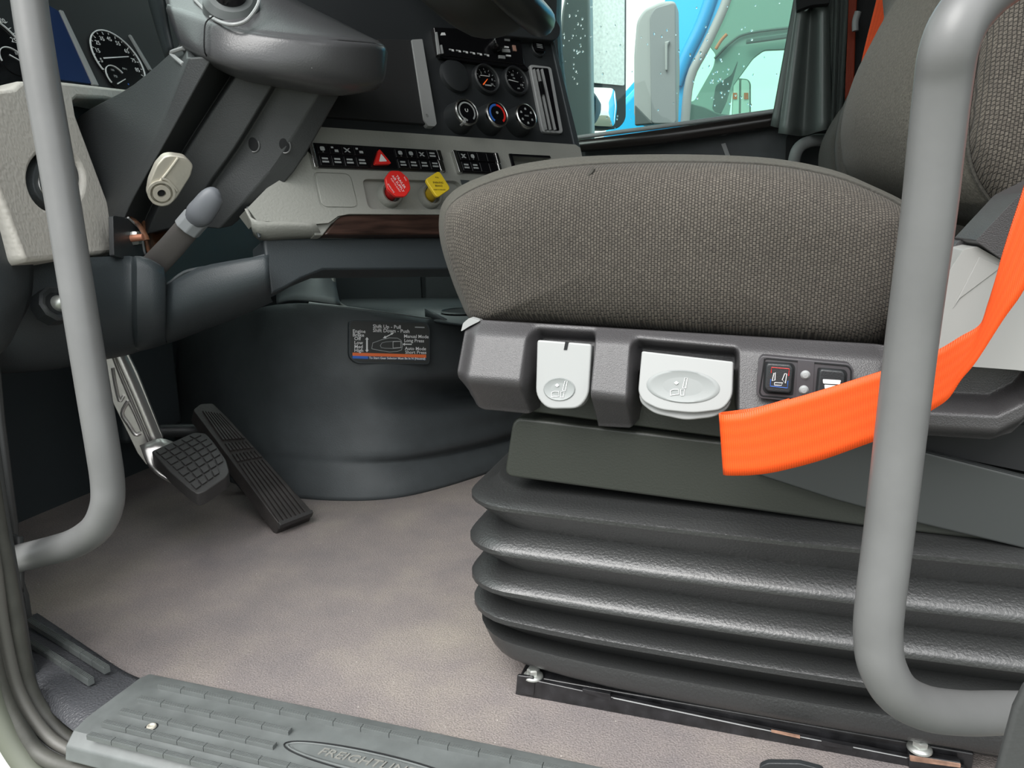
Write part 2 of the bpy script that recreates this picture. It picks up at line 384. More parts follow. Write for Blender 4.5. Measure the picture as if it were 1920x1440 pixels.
# ================================================================== THE SETTING
def struct(name, me, **k):
    o = obj(name, me, **k); o['kind'] = 'structure'; return o
YR = 2.35          # inner face of the passenger side
fl = struct('floor', prism('floor', [(-1.16, .52), (1.6, .52), (1.6, YR + .04), (-1.16, YR + .04)], -.03, 0, m_carpet))
cl = struct('ceiling', prism('ceiling', [(-.95, .52), (1.6, .52), (1.6, YR + .04), (-.95, YR + .04)], 1.66, 1.70, m_head))
wb = struct('wall_back', mesh('wall_back', *(lambda q: q)(([(1.6, .42, -.03), (1.64, .42, -.03), (1.64, YR, -.03), (1.6, YR, -.03), (1.6, .42, 1.7), (1.64, .42, 1.7), (1.64, YR, 1.7), (1.6, YR, 1.7)],
    [(0, 1, 2, 3), (4, 5, 6, 7), (0, 1, 5, 4), (1, 2, 6, 5), (2, 3, 7, 6), (3, 0, 4, 7)])), m_head))
# front wall: pedal bulkhead, then the cowl, with the windscreen above
def extr_y(name, prof, y0, y1, mat):      # profile in (x, z) swept along Y
    n = len(prof); vs = [(x, y0, z) for x, z in prof] + [(x, y1, z) for x, z in prof]
    fs = [tuple(range(n)), tuple(range(n, 2 * n))[::-1]] + [(i, (i + 1) % n, (i + 1) % n + n, i + n) for i in range(n)]
    return mesh(name, vs, fs, mat)
struct('wall_front', extr_y('wall_front', [(-1.135, -.03), (-1.135, .5), (-1.32, .62), (-1.42, .9), (-1.46, .9), (-1.46, .5), (-1.2, -.03)], .56, YR + .04, m_dash))
ws = thing('window_2', (-1.2, 1.4, 1.2), None, None); ws['kind'] = 'structure'
obj('windscreen_pane', mesh('windscreen', [(-1.44, .5, .9), (-1.44, YR, .9), (-.95, YR, 1.66), (-.95, .5, 1.66)], [(0, 1, 2, 3)], m_glass), None, ws, solid=.005)
# left side ahead of the door opening (cowl side) and behind it
struct('wall_left', extr_y('wall_left', [(-1.46, -.3), (-.83, -.3), (-.83, 1.7), (-.98, 1.7), (-1.46, .95)], .50, .56, m_frame))
struct('wall_left_rear', extr_y('wall_left_rear', [(.62, -.03), (1.64, -.03), (1.64, 1.7), (.62, 1.7)], .42, .50, m_frame))
# passenger side wall with its window opening
PR = PY(YR)
wr = slab('wall_right', [(-1.5, -.03), (1.64, -.03), (1.64, 1.7), (-.9, 1.7), (-1.5, .9)], PR, m_dash2, th=.06, px=False)
wr['kind'] = 'structure'
win = [(1046, -60), (1043, 30), (1046, 90), (1066, 262), (1100, 264), (1250, 246), (1460, 216), (1540, 200), (1640, -60), (1640, -420), (1150, -420)]
uvw = [PR.uv(*p) for p in win]
c_ = obj('c', prism('c', uvw, -.2, .2, None), PR.mat()); cut(wr, [c_]); wr['kind'] = 'structure'
w1 = thing('window_1', at(1250, 240, 'Y', YR), None, None); w1['kind'] = 'structure'
slab('window_pane', win, PR, m_glass, th=.004, off=-.035, parent=w1)
# moulded sill under the glass: dark half-round bar and the pale rubber line above it
tube_sill = [at(1088, 274, 'Y', YR - .03), at(1200, 262, 'Y', YR - .045), at(1330, 244, 'Y', YR - .045), at(1462, 224, 'Y', YR - .03), at(1530, 212, 'Y', YR - .02)]
obj('window_sill', tube('window_sill', tube_sill, [.018, .021, .021, .020, .018], MAT('sill_gloss_dark', (.022, .018, .017), .25), sm=5), None, w1, label='glossy dark padded window sill')
obj('glass_run_seal', tube('seal', [at(1066, 260, 'Y', YR - .03), at(1250, 236, 'Y', YR - .04), at(1462, 207, 'Y', YR - .03), at(1500, 201, 'Y', YR - .02)], .0065, MAT('pale_rubber', (.42, .45, .45), .4), sm=3), None, w1, label='pale grey rubber strip along the glass')
rr = random.Random(11); dm = lathe('drop', [(0, .0022), (.0018, .0016), (.0026, 0)], m_drop, 8)
k = 0
while k < 130:
    px_, py_ = rr.uniform(1048, 1470), rr.uniform(0, 245)
    if rr.random() < .45: px_, py_ = rr.gauss(1350, 26), rr.gauss(150, 45)
    if rr.random() < .3: px_, py_ = rr.gauss(1072, 14), rr.gauss(80, 40)
    if not (1050 < px_ < 1470 and 0 < py_ < 262 - (px_ - 1050) * .12): continue
    u, v = PR.uv(px_, py_, -.034); s_ = rr.uniform(.5, 1.25)
    obj('raindrop', dm, PR.mat(u, v, -.0345) @ Matrix.Diagonal((s_, s_ * rr.uniform(.9, 1.6), s_, 1)), w1); k += 1

# ================================================================== OUTSIDE
g = struct('ground', prism('ground', [(-30, -30), (30, -30), (30, 40), (-30, 40)], -1.35, -1.3, m_ground))
# --- own passenger mirror
YM = 2.78
mr_ = thing('door_mirror', at(1133, 120, 'Y', YM), 'tall two-glass door mirror just beyond the passenger window', 'mirror')
PM = Pl(at(1133, 120, 'Y', YM), fr=(V((cos(rad(50)), sin(rad(50)), 0)), V((0, 0, 1))))
slab('mirror_housing', rnd([(1085, -150), (1176, -150), (1174, 225), (1160, 242), (1098, 242), (1084, 222)], 12), PM, m_tdark, th=.07, parent=mr_, bev=.01)
slab('upper_glass', rnd([(1098, -120), (1172, -120), (1171, 161), (1097, 154)], 4), PM, MAT('mirror_rain', (.62, .68, .65), .22, metal=1, var=(90, .75, 1)), th=.006, off=.006, parent=mr_, bev=.001, label='large flat mirror glass speckled with rain')
slab('bracket_shroud', rnd([(1082, -120), (1052, 20), (1047, 90), (1052, 200), (1066, 262), (1110, 262), (1104, -120)], 10), PY(2.60), MAT('mirror_shroud_grey', (.38, .43, .42), .5), th=.06, parent=mr_, bev=.02, seg=4)
# convex lower glass
lg = [PM.uv(*p, .004) for p in rnd([(1102, 164), (1150, 166), (1155, 200), (1150, 238), (1108, 236), (1101, 220)], 9)]
cu_, cv_ = sum(a for a, b in lg) / len(lg), sum(b for a, b in lg) / len(lg)
obj('lower_glass', loft('lower_glass', [[V(((a - cu_) * s, (b - cv_) * s, h)) for a, b in lg] for s, h in ((1, 0), (1, .006), (.85, .010), (.6, .014), (.3, .0165), (.02, .017))], m_mirror, sharp=60), PM.mat(cu_, cv_, .004), mr_, label='small convex mirror glass')
# --- blue truck parked alongside
YB = 4.3
bt = thing('blue_truck', (0, YB + 1, -1.3), 'bright blue truck cab parked alongside, seen through the passenger window', 'truck')
PB = PY(YB)
slab('sleeper_side', [(2.2, -.6), (9, -.6), (9, 3.0), (2.2, 3.0)], PB, m_tblue, th=.3, parent=bt, px=False)
door = slab('cab_side', [(1262, -330), (1900, -330), (2100, 330), (1150, 420), (1120, 300), (1165, 180), (1192, 150), (1262, -40)], PB, m_tblue, th=.08, parent=bt)
bw = [(1376, -60), (1352, 20), (1318, 95), (1292, 150), (1283, 235), (1276, 330), (1700, 330), (1700, -60)]
uvb = [PB.uv(*p) for p in bw]; c_ = obj('c', prism('c', uvb, -.3, .3, None), PB.mat()); cut(door, [c_])
obj('window_seal', tube('wseal', [PB.px(*p, .02) for p in [(1385, -70), (1358, 12), (1322, 90), (1294, 148), (1284, 235), (1278, 330)]], .024, m_tgrey, sm=4), None, bt)
obj('body_crease', tube('crease', [PB.px(*p, .0) for p in [(1352, -60), (1318, 40), (1285, 110), (1268, 160)]], .035, MAT('blue_truck_shade', (.008, .25, .50), .35), sm=4), None, bt)  # shade along the crease put into a darker copy of the blue
slab('side_glass', bw, PB, m_glassg, th=.006, off=-.03, parent=bt)
slab('hood_side', [(1120, 330), (1130, 250), (1163, 190), (1200, 150), (1230, 300)], PY(YB - .15), m_tblue, th=.3, parent=bt, bev=.04)
# far side of that cab: liner with windscreen end and door window cut through
PF = PY(YB + 2.0)
far = slab('cab_liner', [(1255, -260), (1800, -260), (1800, 330), (1268, 330)], PF, m_tgrey2, th=.06, parent=bt)
h1 = rnd([(1292, 80), (1328, 82), (1342, 100), (1338, 125), (1300, 192), (1282, 186), (1285, 120)], 8)
h2 = rnd([(1366, 222), (1374, 160), (1412, 108), (1432, 93), (1600, 86), (1600, 232), (1380, 232)], 6)
cs = []
for h in (h1, h2):
    q = [PF.uv(*p) for p in h]; cs.append(obj('c', prism('c', q, -.3, .3, None), PF.mat()))
cut(far, cs)
obj('roof_edge', tube('roof_edge', [PY(YB + 1.98).px(*p) for p in [(1340, 110), (1372, 78), (1405, 62), (1500, 50), (1560, 46)]], .010, m_tdark, sm=4), None, bt)
slab('sun_visor', [(1400, 72), (1500, 58), (1500, 68), (1398, 82)], PY(YB + 1.9), m_tdark, th=.03, parent=bt, bev=.01)
slab('dash_top', rnd([(1280, 190), (1320, 200), (1345, 212), (1390, 218), (1470, 225), (1470, 330), (1280, 330)], 8), PY(YB + 1.2), m_tdark, th=.7, parent=bt, bev=.03)
slab('seat_back', rnd([(1335, 205), (1342, 160), (1372, 140), (1384, 112), (1362, 190), (1350, 215)], 6), PY(YB + 1.5), m_tdark, th=.05, parent=bt)
slab('hanging_tag', [(1310, 88), (1326, 93), (1313, 123), (1298, 116)], PY(YB + 1.95), MAT('brown_card', (.40, .26, .09), .7), th=.004, parent=bt, label='brown card in the windscreen')
obj('warning_strap', tube('strap', [PY(YB + 1.9).px(*p) for p in [(1363, 64), (1352, 76), (1342, 92)]], .012, MAT('orange_strap', (.6, .12, .05), .6), sm=3), None, bt, label='orange strap')
bm2 = thing('truck_mirror', at(1230, 100, 'Y', YB - .55), 'grey mirror housing of the blue truck, rounded at the top', 'mirror')
PQ = PY(YB - .5)
mir = rnd([(1199, 232), (1188, 218), (1188, 100), (1193, 38), (1207, 16), (1240, 1), (1267, 0), (1269, 130), (1266, 232)], 10)
slab('housing', mir, PQ, m_tgrey, th=.16, parent=bm2, bev=.035, seg=4)
slab('side_face', rnd([(1221, 232), (1218, 30), (1228, 14), (1266, 3), (1268, 232)], 8), PQ, MAT('grey_truck_plastic_2', (.15, .165, .17), .6), th=.02, off=.012, parent=bm2, bev=.01)
slab('mirror_arm', [(1246, 78), (1256, 76), (1252, 84), (1251, 132), (1247, 132)], PQ, m_tgrey, th=.02, off=.03, parent=bm2, bev=.006)
slab('lower_arm', [(1190, 196), (1225, 232), (1190, 235)], PQ, m_tdark, th=.04, off=.02, parent=bm2, bev=.006)
# --- white truck/trailer behind
wt = thing('white_trailer', (0, 9.5, -1.3), 'white trailer side filling the view beyond the blue truck', 'trailer')
PT = PY(9.5)
slab('trailer_body', [(-9, -.4), (12, -.4), (12, 3.4), (-9, 3.4)], PT, m_trailer, th=2.4, off=0, parent=wt, px=False)
slab('trailer_chassis', [(-8, -.75), (11, -.75), (11, -.4), (-8, -.4)], PT, m_tdark, th=2, off=-.1, parent=wt, px=False)
for x_ in (-6.5, -5.2, 7.5, 8.8):
    obj('wheel', lathe('wheel', [(.12, .05), (.3, .06), (.33, .12), (.5, .12), (.52, .04), (.52, -.2)], m_tdark), PT.mat(x_, -.78 - 0, .0), wt)
fm = wt
PG = PY(7.2)
slab('mirror_case', rnd([(1374, 146), (1402, 148), (1408, 156), (1408, 225), (1372, 225)], 7), PG, m_tgrey2, th=.08, parent=fm)
slab('mirror_face', rnd([(1376, 149), (1386, 149), (1385, 225), (1373, 225)], 3), PG, m_trailer, th=.01, off=.01, parent=fm)
slab('mirror_face', rnd([(1390, 149), (1401, 150), (1405, 157), (1405, 225), (1389, 225)], 3), PG, m_trailer, th=.01, off=.01, parent=fm)
for a, b in ((1374, 1382), (1395, 1403)): slab('reflector', [(a, 174), (b, 174), (b, 186), (a, 186)], PG, m_orange, th=.005, off=.016, parent=fm)

# ================================================================== DASHBOARD
DP = Pl((-.372, 1.369, .631), 33, 18)
db = thing('dashboard', (-.75, 1.25, 0.35), 'wraparound dashboard in black and light grey in front of the driver seat', 'dashboard')
fas = slab('fascia', [(400, -200), (950, -160), (1028, 62), (1080, 275), (600, 246), (520, 246)], DP, m_black, th=.05, parent=db, bev=.003)
slab('fascia_brow', rnd([(960, -30), (1010, 14), (1042, 34), (1052, 52), (1050, 68), (1040, 76), (940, 66), (900, 20)], 6), DP, m_black, th=.03, off=.02, parent=db, bev=.008, seg=3)
slab('side_edge', [(1030, 66), (1038, 70), (1092, 290), (1080, 285)], DP, m_dash, th=.06, off=.003, parent=db, bev=.002)
slab('storage_cover', [(545, 70), (778, 74), (803, 233), (600, 217), (560, 214)], DP, m_matte, th=.01, off=.007, parent=db, bev=.0015)
slab('cover_frame', rnd([(772, 74), (792, 73), (819, 232), (815, 237), (803, 236), (795, 224)], 2), DP, m_satin, th=.012, off=.010, parent=db, bev=.002, label='grey metal edge of the cover')
u, v = DP.uv(795, 222); obj('screw', lathe('screw', [(0, .002), (.003, .002), (.0035, 0)], m_silver, 12), DP.mat(u, v, .008), db)
# light trim panel with the recess for the brake knobs
tp = [(600, 238), (1079, 271), (1088, 277), (1092, 296), (1100, 330), (1105, 405), (835, 402), (655, 401), (634, 405), (616, 418), (590, 420), (482, 414), (464, 390), (500, 353), (540, 328), (574, 290)]
tr = slab('trim_panel', tp, DP, m_trim, th=.035, off=.012, parent=db)
rc = slab('c', rnd([(680, 334), (862, 338), (885, 392), (692, 391)], 12), DP, None, th=.012, off=.0145)
rc2 = slab('c', [(955, 288), (1031, 292), (1046, 332), (966, 330)], DP, None, th=.03, off=.0145)
rc3 = slab('c', rnd([(587, 321), (658, 324), (675, 391), (603, 390)], 13), DP, None, th=.004, off=.0145)
cut(tr, [rc, rc2, rc3])
slab('blank_cover', rnd([(590, 323.5), (656.5, 326), (672, 388.5), (604.5, 387.5)], 12), DP, m_trim, th=.003, off=.0118, parent=db, bev=.001)
slab('pocket_lining', [(953, 286), (1034, 290), (1050, 335), (963, 333)], DP, m_gloss, th=.004, off=-.016, parent=db)
slab('pocket_frame', [(955, 288), (960, 288), (971, 331), (966, 330)], DP, m_gloss, th=.004, off=.014, parent=db)
slab('pocket_frame', [(955, 288), (1031, 292), (1033, 296), (957, 292)], DP, m_gloss, th=.004, off=.014, parent=db)
slab('blank_label', [(863, 337), (880, 338), (883, 347), (866, 346)], DP, m_dash2, th=.001, off=.0125, parent=db)
# chamfered lower lip of the trim
rows = []
lipT = [(464, 390), (482, 414), (540, 416), (590, 419)]; lipB = [(478, 420), (487, 446), (545, 444), (606, 441)]
lipT2 = [(440, 330)] + lipT
me = net('trim_lip', [[DP.px(*p, .0125) for p in lipT], [DP.px((a[0] + b[0]) / 2, (a[1] + b[1]) / 2, .008) for a, b in zip(lipT, lipB)], [DP.px(*p, -.012) for p in lipB]], m_trim, 3, 2)
obj('trim_lip', me, None, db, solid=.004)
slab('trim_lip_end', [(590, 419), (616, 417), (634, 404), (645, 404), (622, 420), (606, 441), (590, 441)], DP, m_trim, th=.02, off=.006, parent=db, bev=.002)
obj('lower_edge', tube('le', [DP.px(*p, .004) for p in [(464, 388), (475, 412), (487, 445)]], .0022, m_dash, n=8), None, db)
slab('wood_trim', rnd([(637, 403), (700, 401), (1000, 401), (1000, 440), (608, 440)], [14, 0, 0, 0, 0]), DP, m_wood, th=.02, off=.009, parent=db, bev=.003, label='dark streaked wood-look strip')
slab('under_trim', [(494, 447), (1010, 440), (1010, 504), (606, 506), (566, 522), (534, 540), (508, 552), (500, 500)], DP, m_dash, th=.05, off=-.010, parent=db, bev=.004, seg=3)
# ---- switch banks
def lerp2(q, s, t):   # bilinear in a px quad TL TR BR BL
    a = [(1 - s) * q[0][i] + s * q[1][i] for i in (0, 1)]; b = [(1 - s) * q[3][i] + s * q[2][i] for i in (0, 1)]
    return ((1 - t) * a[0] + t * b[0], (1 - t) * a[1] + t * b[1])
def quad(q, s0, s1, t0, t1): return [lerp2(q, s0, t0), lerp2(q, s1, t0), lerp2(q, s1, t1), lerp2(q, s0, t1)]
def bank(q, cells, haz=None, icons=None):
    b = slab('switch_panel', q, DP, m_gloss, th=.012, off=.017, parent=db, bev=.002)
    n = 0
    for (s0, s1) in cells:
        for (t0, t1) in ((.06, .44), (.50, .92)):
            w_ = (s1 - s0) * .04
            slab('switch', quad(q, s0 + w_, s1 - w_, t0, t1), DP, m_gloss, th=.006, off=.0195, parent=b, bev=.0012)
            if icons and icons[n]:
                kind = icons[n]; sc, tcn = (s0 + s1) / 2, (t0 + t1) / 2; wd = (s1 - s0) * .27
                if kind == 1:      # two short lines of lettering
                    for dt, f_ in ((-.075, .9), (.055, 1.0)):
                        slab('switch_legend', quad(q, sc - wd * f_, sc + wd * f_, tcn + dt - .035, tcn + dt + .035), DP, m_greyprint, th=.0003, off=.0199, parent=b)
                elif kind == 2:    # lamp symbol
                    slab('switch_legend', quad(q, sc - wd * .1, sc + wd, tcn + .0, tcn + .10), DP, m_greyprint, th=.0003, off=.0199, parent=b)
                    slab('switch_legend', quad(q, sc - wd, sc - wd * .3, tcn - .12, tcn - .05), DP, m_greyprint, th=.0003, off=.0199, parent=b)
                elif kind == 3:
                    slab('switch_legend', rnd(quad(q, sc - wd * .7, sc + wd * .7, tcn - .1, tcn + .07), 3), DP, m_greyprint, th=.0003, off=.0199, parent=b)
                    slab('switch_legend', quad(q, sc - wd * .2, sc + wd * .2, tcn + .11, tcn + .13), DP, m_greyprint, th=.0003, off=.0199, parent=b)
                elif kind == 4:
                    a0, a1 = lerp2(q, sc - wd, tcn - .09), lerp2(q, sc + wd, tcn + .09); b0, b1 = lerp2(q, sc + wd, tcn - .09), lerp2(q, sc - wd, tcn + .09)
                    slab('switch_legend', [(a0[0], a0[1]), (a0[0] + 3, a0[1]), (a1[0], a1[1]), (a1[0] - 3, a1[1])], DP, m_greyprint, th=.0003, off=.0199, parent=b)
                    slab('switch_legend', [(b0[0], b0[1]), (b0[0] - 3, b0[1]), (b1[0], b1[1]), (b1[0] + 3, b1[1])], DP, m_greyprint, th=.0003, off=.0199, parent=b)
            n += 1
    slab('end_cap', rnd(quad(q, -.004 if haz else -.01, .03 if haz else .07, .0, 1.0), 2), DP, m_silver, th=.01, off=.0205, parent=b, bev=.002, label='chrome end cap')
    slab('end_cap', rnd(quad(q, .974 if haz else .93, 1.004, .0, .5), 2), DP, m_silver, th=.01, off=.0200, parent=b, bev=.002, label='chrome end cap')
    slab('end_cap', rnd(quad(q, .962 if haz else .92, 1.0, .45, .98), 4), DP, m_silver, th=.01, off=.0205, parent=b, bev=.002, label='chrome end cap')
    return b
Q1 = [(579, 266), (825, 281), (837, 322), (591, 313)]
cells = [(.045 + i * .094, .045 + (i + 1) * .094) for i in range(4)] + [(.645 + i * .0815, .645 + (i + 1) * .0815) for i in range(4)]
b1 = bank(Q1, cells, True, [3, 1, 2, 1, 4, 1, 2, 1, 3, 1, 3, 1, 4, 1, 1, 1])
Q2 = [(850, 281), (934, 286), (945, 327), (863, 323)]
bank(Q2, [(.09 + i * .205, .09 + (i + 1) * .205) for i in range(4)], None, [4, 1, 3, 1, 0, 0, 0, 0])
hz = slab('hazard_switch', rnd([(711, 278), (735, 307), (702, 308)], 5), DP, m_red, th=.006, off=.024, parent=b1, bev=.0015, label='red triangular hazard switch')
slab('hazard_symbol', rnd([(714.5, 288), (726, 302.5), (711, 303)], 2), DP, m_white, th=.001, off=.0246, parent=hz)
# ---- vent
vq = [(993, 120), (1034, 125), (1057, 250), (1018, 248)]
vt = slab('air_vent', rnd(vq, 7), DP, m_satin, th=.014, off=.006, parent=db, bev=.002, label='tall vent with a satin silver rim')
slab('vent_recess', rnd([(998, 126), (1028, 128), (1049, 245), (1022, 243)], 3), DP, m_gloss, th=.002, off=.0072, parent=vt)
for a, b in ((1001, 1024), (1008, 1032), (1016, 1041)):
    slab('slat', [(a, 129), (a + 2.2, 129), (b + 2.2, 243), (b, 243)], DP, m_satin, th=.004, off=.011, parent=vt)
slab('vent_slider', [(1012, 152), (1017, 152), (1022, 176), (1017, 176)], DP, m_gloss, th=.004, off=.014, parent=vt)
# ---- blank gauge cap
u, v = DP.uv(852, 144)
obj('blank_gauge_cover', lathe('cap', [(0, .008), (.022, .0078), (.027, .006), (.029, 0)], m_black, 36), DP.mat(u, v, 0), db)
# ---- gauges (two things)
def gauge(px_, py_, lab, kind):
    u, v = DP.uv(px_, py_); M = DP.mat(u, v, 0, 0); p = DP.w(u, v)
    t = thing('pressure_gauge', p, lab, 'gauge', 'small round gauges above the climate knobs')
    obj('bezel', lathe('bezel', [(.0215, .003), (.022, .008), (.024, .010), (.0262, .008), (.0275, 0)], m_black, 36), M, t)
    obj('dial', lathe('dial', [(0, .0035), (.022, .0035), (.022, .001)], m_gloss, 30), M, t)
    for i in range(9):
        a = rad(215 - i * 31); 
        obj('tick', prism('tick', [(-.0004, -.0016), (.0004, -.0016), (.0004, .0016), (-.0004, .0016)], 0, .0002, m_greyprint), M @ Matrix.Rotation(a - pi / 2, 4, 'Z') @ T(0, .0185, .0037), t)
    if kind == 0:
        for i, s in enumerate(('0', '2', '4', '6', '8', '10')):
            a = rad(165 - i * 40); text('numeral', s, .0055, m_greyprint, M @ T(.0135 * cos(a), .0135 * sin(a), .0037), t)
        obj('needle', prism('needle', rnd([(-.012, -.001), (.004, -.0002), (.004, .0006), (-.012, .001)], .0003), 0, .001, m_hands), M @ T(.0, -.002, .004) @ Matrix.Rotation(rad(42), 4, 'Z'), t, label='orange needle')
        obj('needle', prism('needle', [(-.010, -.0004), (.010, -.0004), (.010, .0004), (-.010, .0004)], 0, .001, m_white), M @ T(-.001, .006, .004), t, label='white needle')
        obj('legend_bar', prism('bar', [(-.007, -.0012), (.007, -.0012), (.007, .0012), (-.007, .0012)], 0, .0002, m_greyprint), M @ T(.002, -.010, .0037), t)
    else:
        text('numeral', '60', .006, m_greyprint, M @ T(-.004, .011, .0037), t); text('numeral', 'PSI', .004, m_greyprint, M @ T(-.002, .005, .0037), t)
        text('numeral', '120', .005, m_greyprint, M @ T(.013, -.006, .0037), t); text('numeral', 'AIR', .004, m_greyprint, M @ T(.004, -.013, .0037), t)
        obj('needle', prism('needle', rnd([(-.016, -.0008), (.006, -.0003), (.006, .0003), (-.016, .0008)], .0003), 0, .001, m_white), M @ T(.0, -.001, .004) @ Matrix.Rotation(rad(-6), 4, 'Z'), t, label='white needle')
gauge(909, 151, 'small round gauge with an orange needle, left of its pair', 'x' and 0)
gauge(964, 154, 'small round gauge with a single white needle, next to the silver vent', 1)
# ---- climate knobs
def knob(px_, py_, lab, kind):
    L_ = .030; u, v = DP.uv(px_, py_, L_); M = DP.mat(u, v, 0); t = thing('climate_knob', DP.w(u, v), lab, 'knob', 'climate control knobs below the gauges')
    obj('barrel', lathe('barrel', [(.0265, .0), (.026, .004), (.0225, .022), (.0222, .026)], m_black, 36), M, t)
    obj('ring', lathe('ring', [(.0222, .024), (.0228, .026), (.0222, .0295), (.0205, .0305), (.0195, .030), (.0195, .027)], m_silver, 40), M, t, label='chrome ring')
    obj('face', lathe('face', [(0, .0293), (.0197, .0293), (.0197, .027)], m_gloss, 30), M, t)
    def arc(a0, a1, r0, r1, mat, nm='scale_arc'):
        p = ell(0, 0, r1, n=20, a0=a0, a1=a1) + ell(0, 0, r0, n=20, a0=a0, a1=a1)[::-1]
        obj(nm, prism(nm, p, 0, .0004, mat), M @ T(0, 0, .0294), t)
    if kind == 0:
        arc(-50, 235, .0140, .0165, m_greyprint); text('symbol', 'C', .009, m_white, M @ T(.0, .002, .0296) @ Matrix.Rotation(pi / 2, 4, 'Z'), t); obj('off_mark', prism('o', ell(0, 0, .002, n=10), 0, .0004, m_greyprint), M @ T(-.004, -.0145, .0294), t)
        obj('pointer', prism('p', rnd([(-.002, -.0235), (.002, -.0235), (.002, -.014), (-.002, -.014)], .001), .02, .0312, m_satin), M @ Matrix.Rotation(rad(-30), 4, 'Z'), t)
    elif kind == 1:
        arc(88, 235, .0135, .0170, m_blue, 'cold_arc'); arc(-55, 84, .0135, .0170, m_red, 'hot_arc'); obj('symbol', prism('o', ell(0, 0, .0024, n=12), 0, .0004, m_greyprint), M @ T(0, .002, .0294), t)
    else:
        for i in range(6):
            a = rad(90 + i * 60); obj('symbol', prism('s', rnd([(-.0022, -.0018), (.0022, -.0018), (.0014, .002), (-.0014, .002)], .0006), 0, .0004, m_greyprint), M @ T(.0125 * cos(a), .0125 * sin(a), .0294), t)
        text('legend', 'MAX', .0042, m_greyprint, M @ T(0, 0, .0296), t)
knob(876, 209, 'chrome-ringed knob with a pale fan-speed arc, leftmost of three', 0)
knob(933, 213, 'chrome-ringed temperature knob with a blue and red arc', 1)
knob(988, 217, 'chrome-ringed knob with small airflow symbols beside the vent', 2)
# ---- power socket
u, v = DP.uv(1006, 92); M = DP.mat(u, v, 0); t = thing('power_socket', DP.w(u, v), 'small black round power socket cap above the vent', 'socket')
obj('socket_ring', lathe('sr', [(.0125, .002), (.014, .006), (.0155, .005), (.017, 0)], m_black, 28), M, t)
obj('socket_cap', prism('sc', rnd([(-.013, -.008), (.013, -.008), (.013, .010), (-.013, .010)], .005), 0, .009, m_gloss), M, t)
for i in range(3): obj('cap_legend', prism('cl', [(-.007, -.0006), (.007, -.0006), (.007, .0006), (-.007, .0006)], 0, .0002, m_greyprint), M @ T(0, .004 - i * .003, .0093), t)
# ---- radio
rq = [(813, 50), (975, 58), (984, 122), (823, 102)]
t = thing('car_radio', DP.px(890, 90), 'black car radio with a volume knob and silver keys, high in the dash', 'radio')
slab('radio_body', rq, DP, m_gloss, th=.03, off=.010, parent=t, bev=.002)
slab('lower_sleeve', [(823, 102), (984, 122), (992, 131), (826, 108)], DP, m_gloss, th=.02, off=.008, parent=t)
slab('side_trim', [(817, 60), (820, 60), (826, 101), (822, 101)], DP, m_satin, th=.004, off=.012, parent=t)
slab('release_key', [(826, 84), (829, 84), (832, 100), (829, 100)], DP, m_satin, th=.003, off=.012, parent=t)
slab('disc_mark', [(828, 61), (834, 61), (836, 66), (826, 66)], DP, m_white, th=.001, off=.0106, parent=t)
for i in range(6):
    x_ = 842 + i * 13.2; y_ = 91 + i * 1.9
    slab('preset_key', [(x_, y_), (x_ + 4, y_ + .5), (x_ + 4.5, y_ + 3), (x_ + .5, y_ + 2.5)], DP, m_greyprint, th=.001, off=.0108, parent=t)
    slab('preset_key', [(x_ + 5, y_ + 1), (x_ + 9, y_ + 2), (x_ + 9.5, y_ + 5.5), (x_ + 5.5, y_ + 4.5)], DP, m_white, th=.001, off=.0108, parent=t)
u, v = DP.uv(921, 92); obj('volume_knob', lathe('vk', [(0, .017), (.010, .017), (.012, .014), (.0125, 0)], m_gloss, 24), DP.mat(u, v, .010), t)
for a, b, c, d, mt in ((943, 67, 12, 3, m_white), (946, 72, 10, 4, m_satin), (938, 77, 6, 3, m_white), (945, 86, 9, 3, m_white), (941, 91, 15, 6, m_satin), (949, 102, 9, 3, m_white), (935, 103, 12, 6, m_satin), (961, 84, 6, 11, MAT('copper_key', (.35, .2, .15), .4))):
    slab('radio_key', [(a, b), (a + c, b + 1), (a + c + d * .2, b + 1 + d), (a + d * .2, b + d)], DP, mt, th=.002, off=.012, parent=t, bev=.0004)
# ---- brake valve knobs
def valve(px_, py_, bx, by, mat, mats, poly, lab, lines, trot):
    OFF = .050; u, v = DP.uv(bx, by, .004); u2, v2 = DP.uv(px_, py_, OFF)
    t = thing('brake_valve', DP.w(u, v), lab, 'valve'); M = DP.mat(u, v, .0)
    obj('cup', lathe('cup', [(.0125, .004), (.0135, .014), (.0165, .015), (.0185, .012), (.0200, .001)], m_trim, 32), M, t)
    p0 = DP.w(u, v, .004); p1 = DP.w(u2, v2, OFF - .004)
    obj('shaft', tube('shaft', [p0, p0.lerp(p1, .6), p1], [.0098, .0095, .0085], mats, 20), None, t)
    obj('cap', prism('cap', poly, -.006, 0, mat), DP.mat(u2, v2, OFF), t, bev=.0015)
    for s, x, y, z, r in lines: text('lettering', s, z, m_white if mat is m_red else m_wood, DP.mat(u2, v2, OFF) @ Matrix.Rotation(rad(trot), 4, 'Z') @ T(x, y, .0002), t, ext=.0001)
oc = rnd(ell(0, 0, .0212, n=8, a0=22.5, a1=382.5), .004)
valve(747, 344, 730, 366, m_red, m_redd, oc, 'red octagonal trailer air supply knob below the hazard switch', [('TRAILER', 0, .005, .0058, 0), ('AIR SUPPLY', 0, -.001, .0055, 0), ('PUSH TO SUPPLY', 0, -.006, .003, 0), ('PULL', .0, .015, .003, 0), ('EVACUATE', 0, -.016, .003, 0)], -62)
di = rnd([(-.0225, 0), (0, -.0225), (.0225, 0), (0, .0225)], .006)
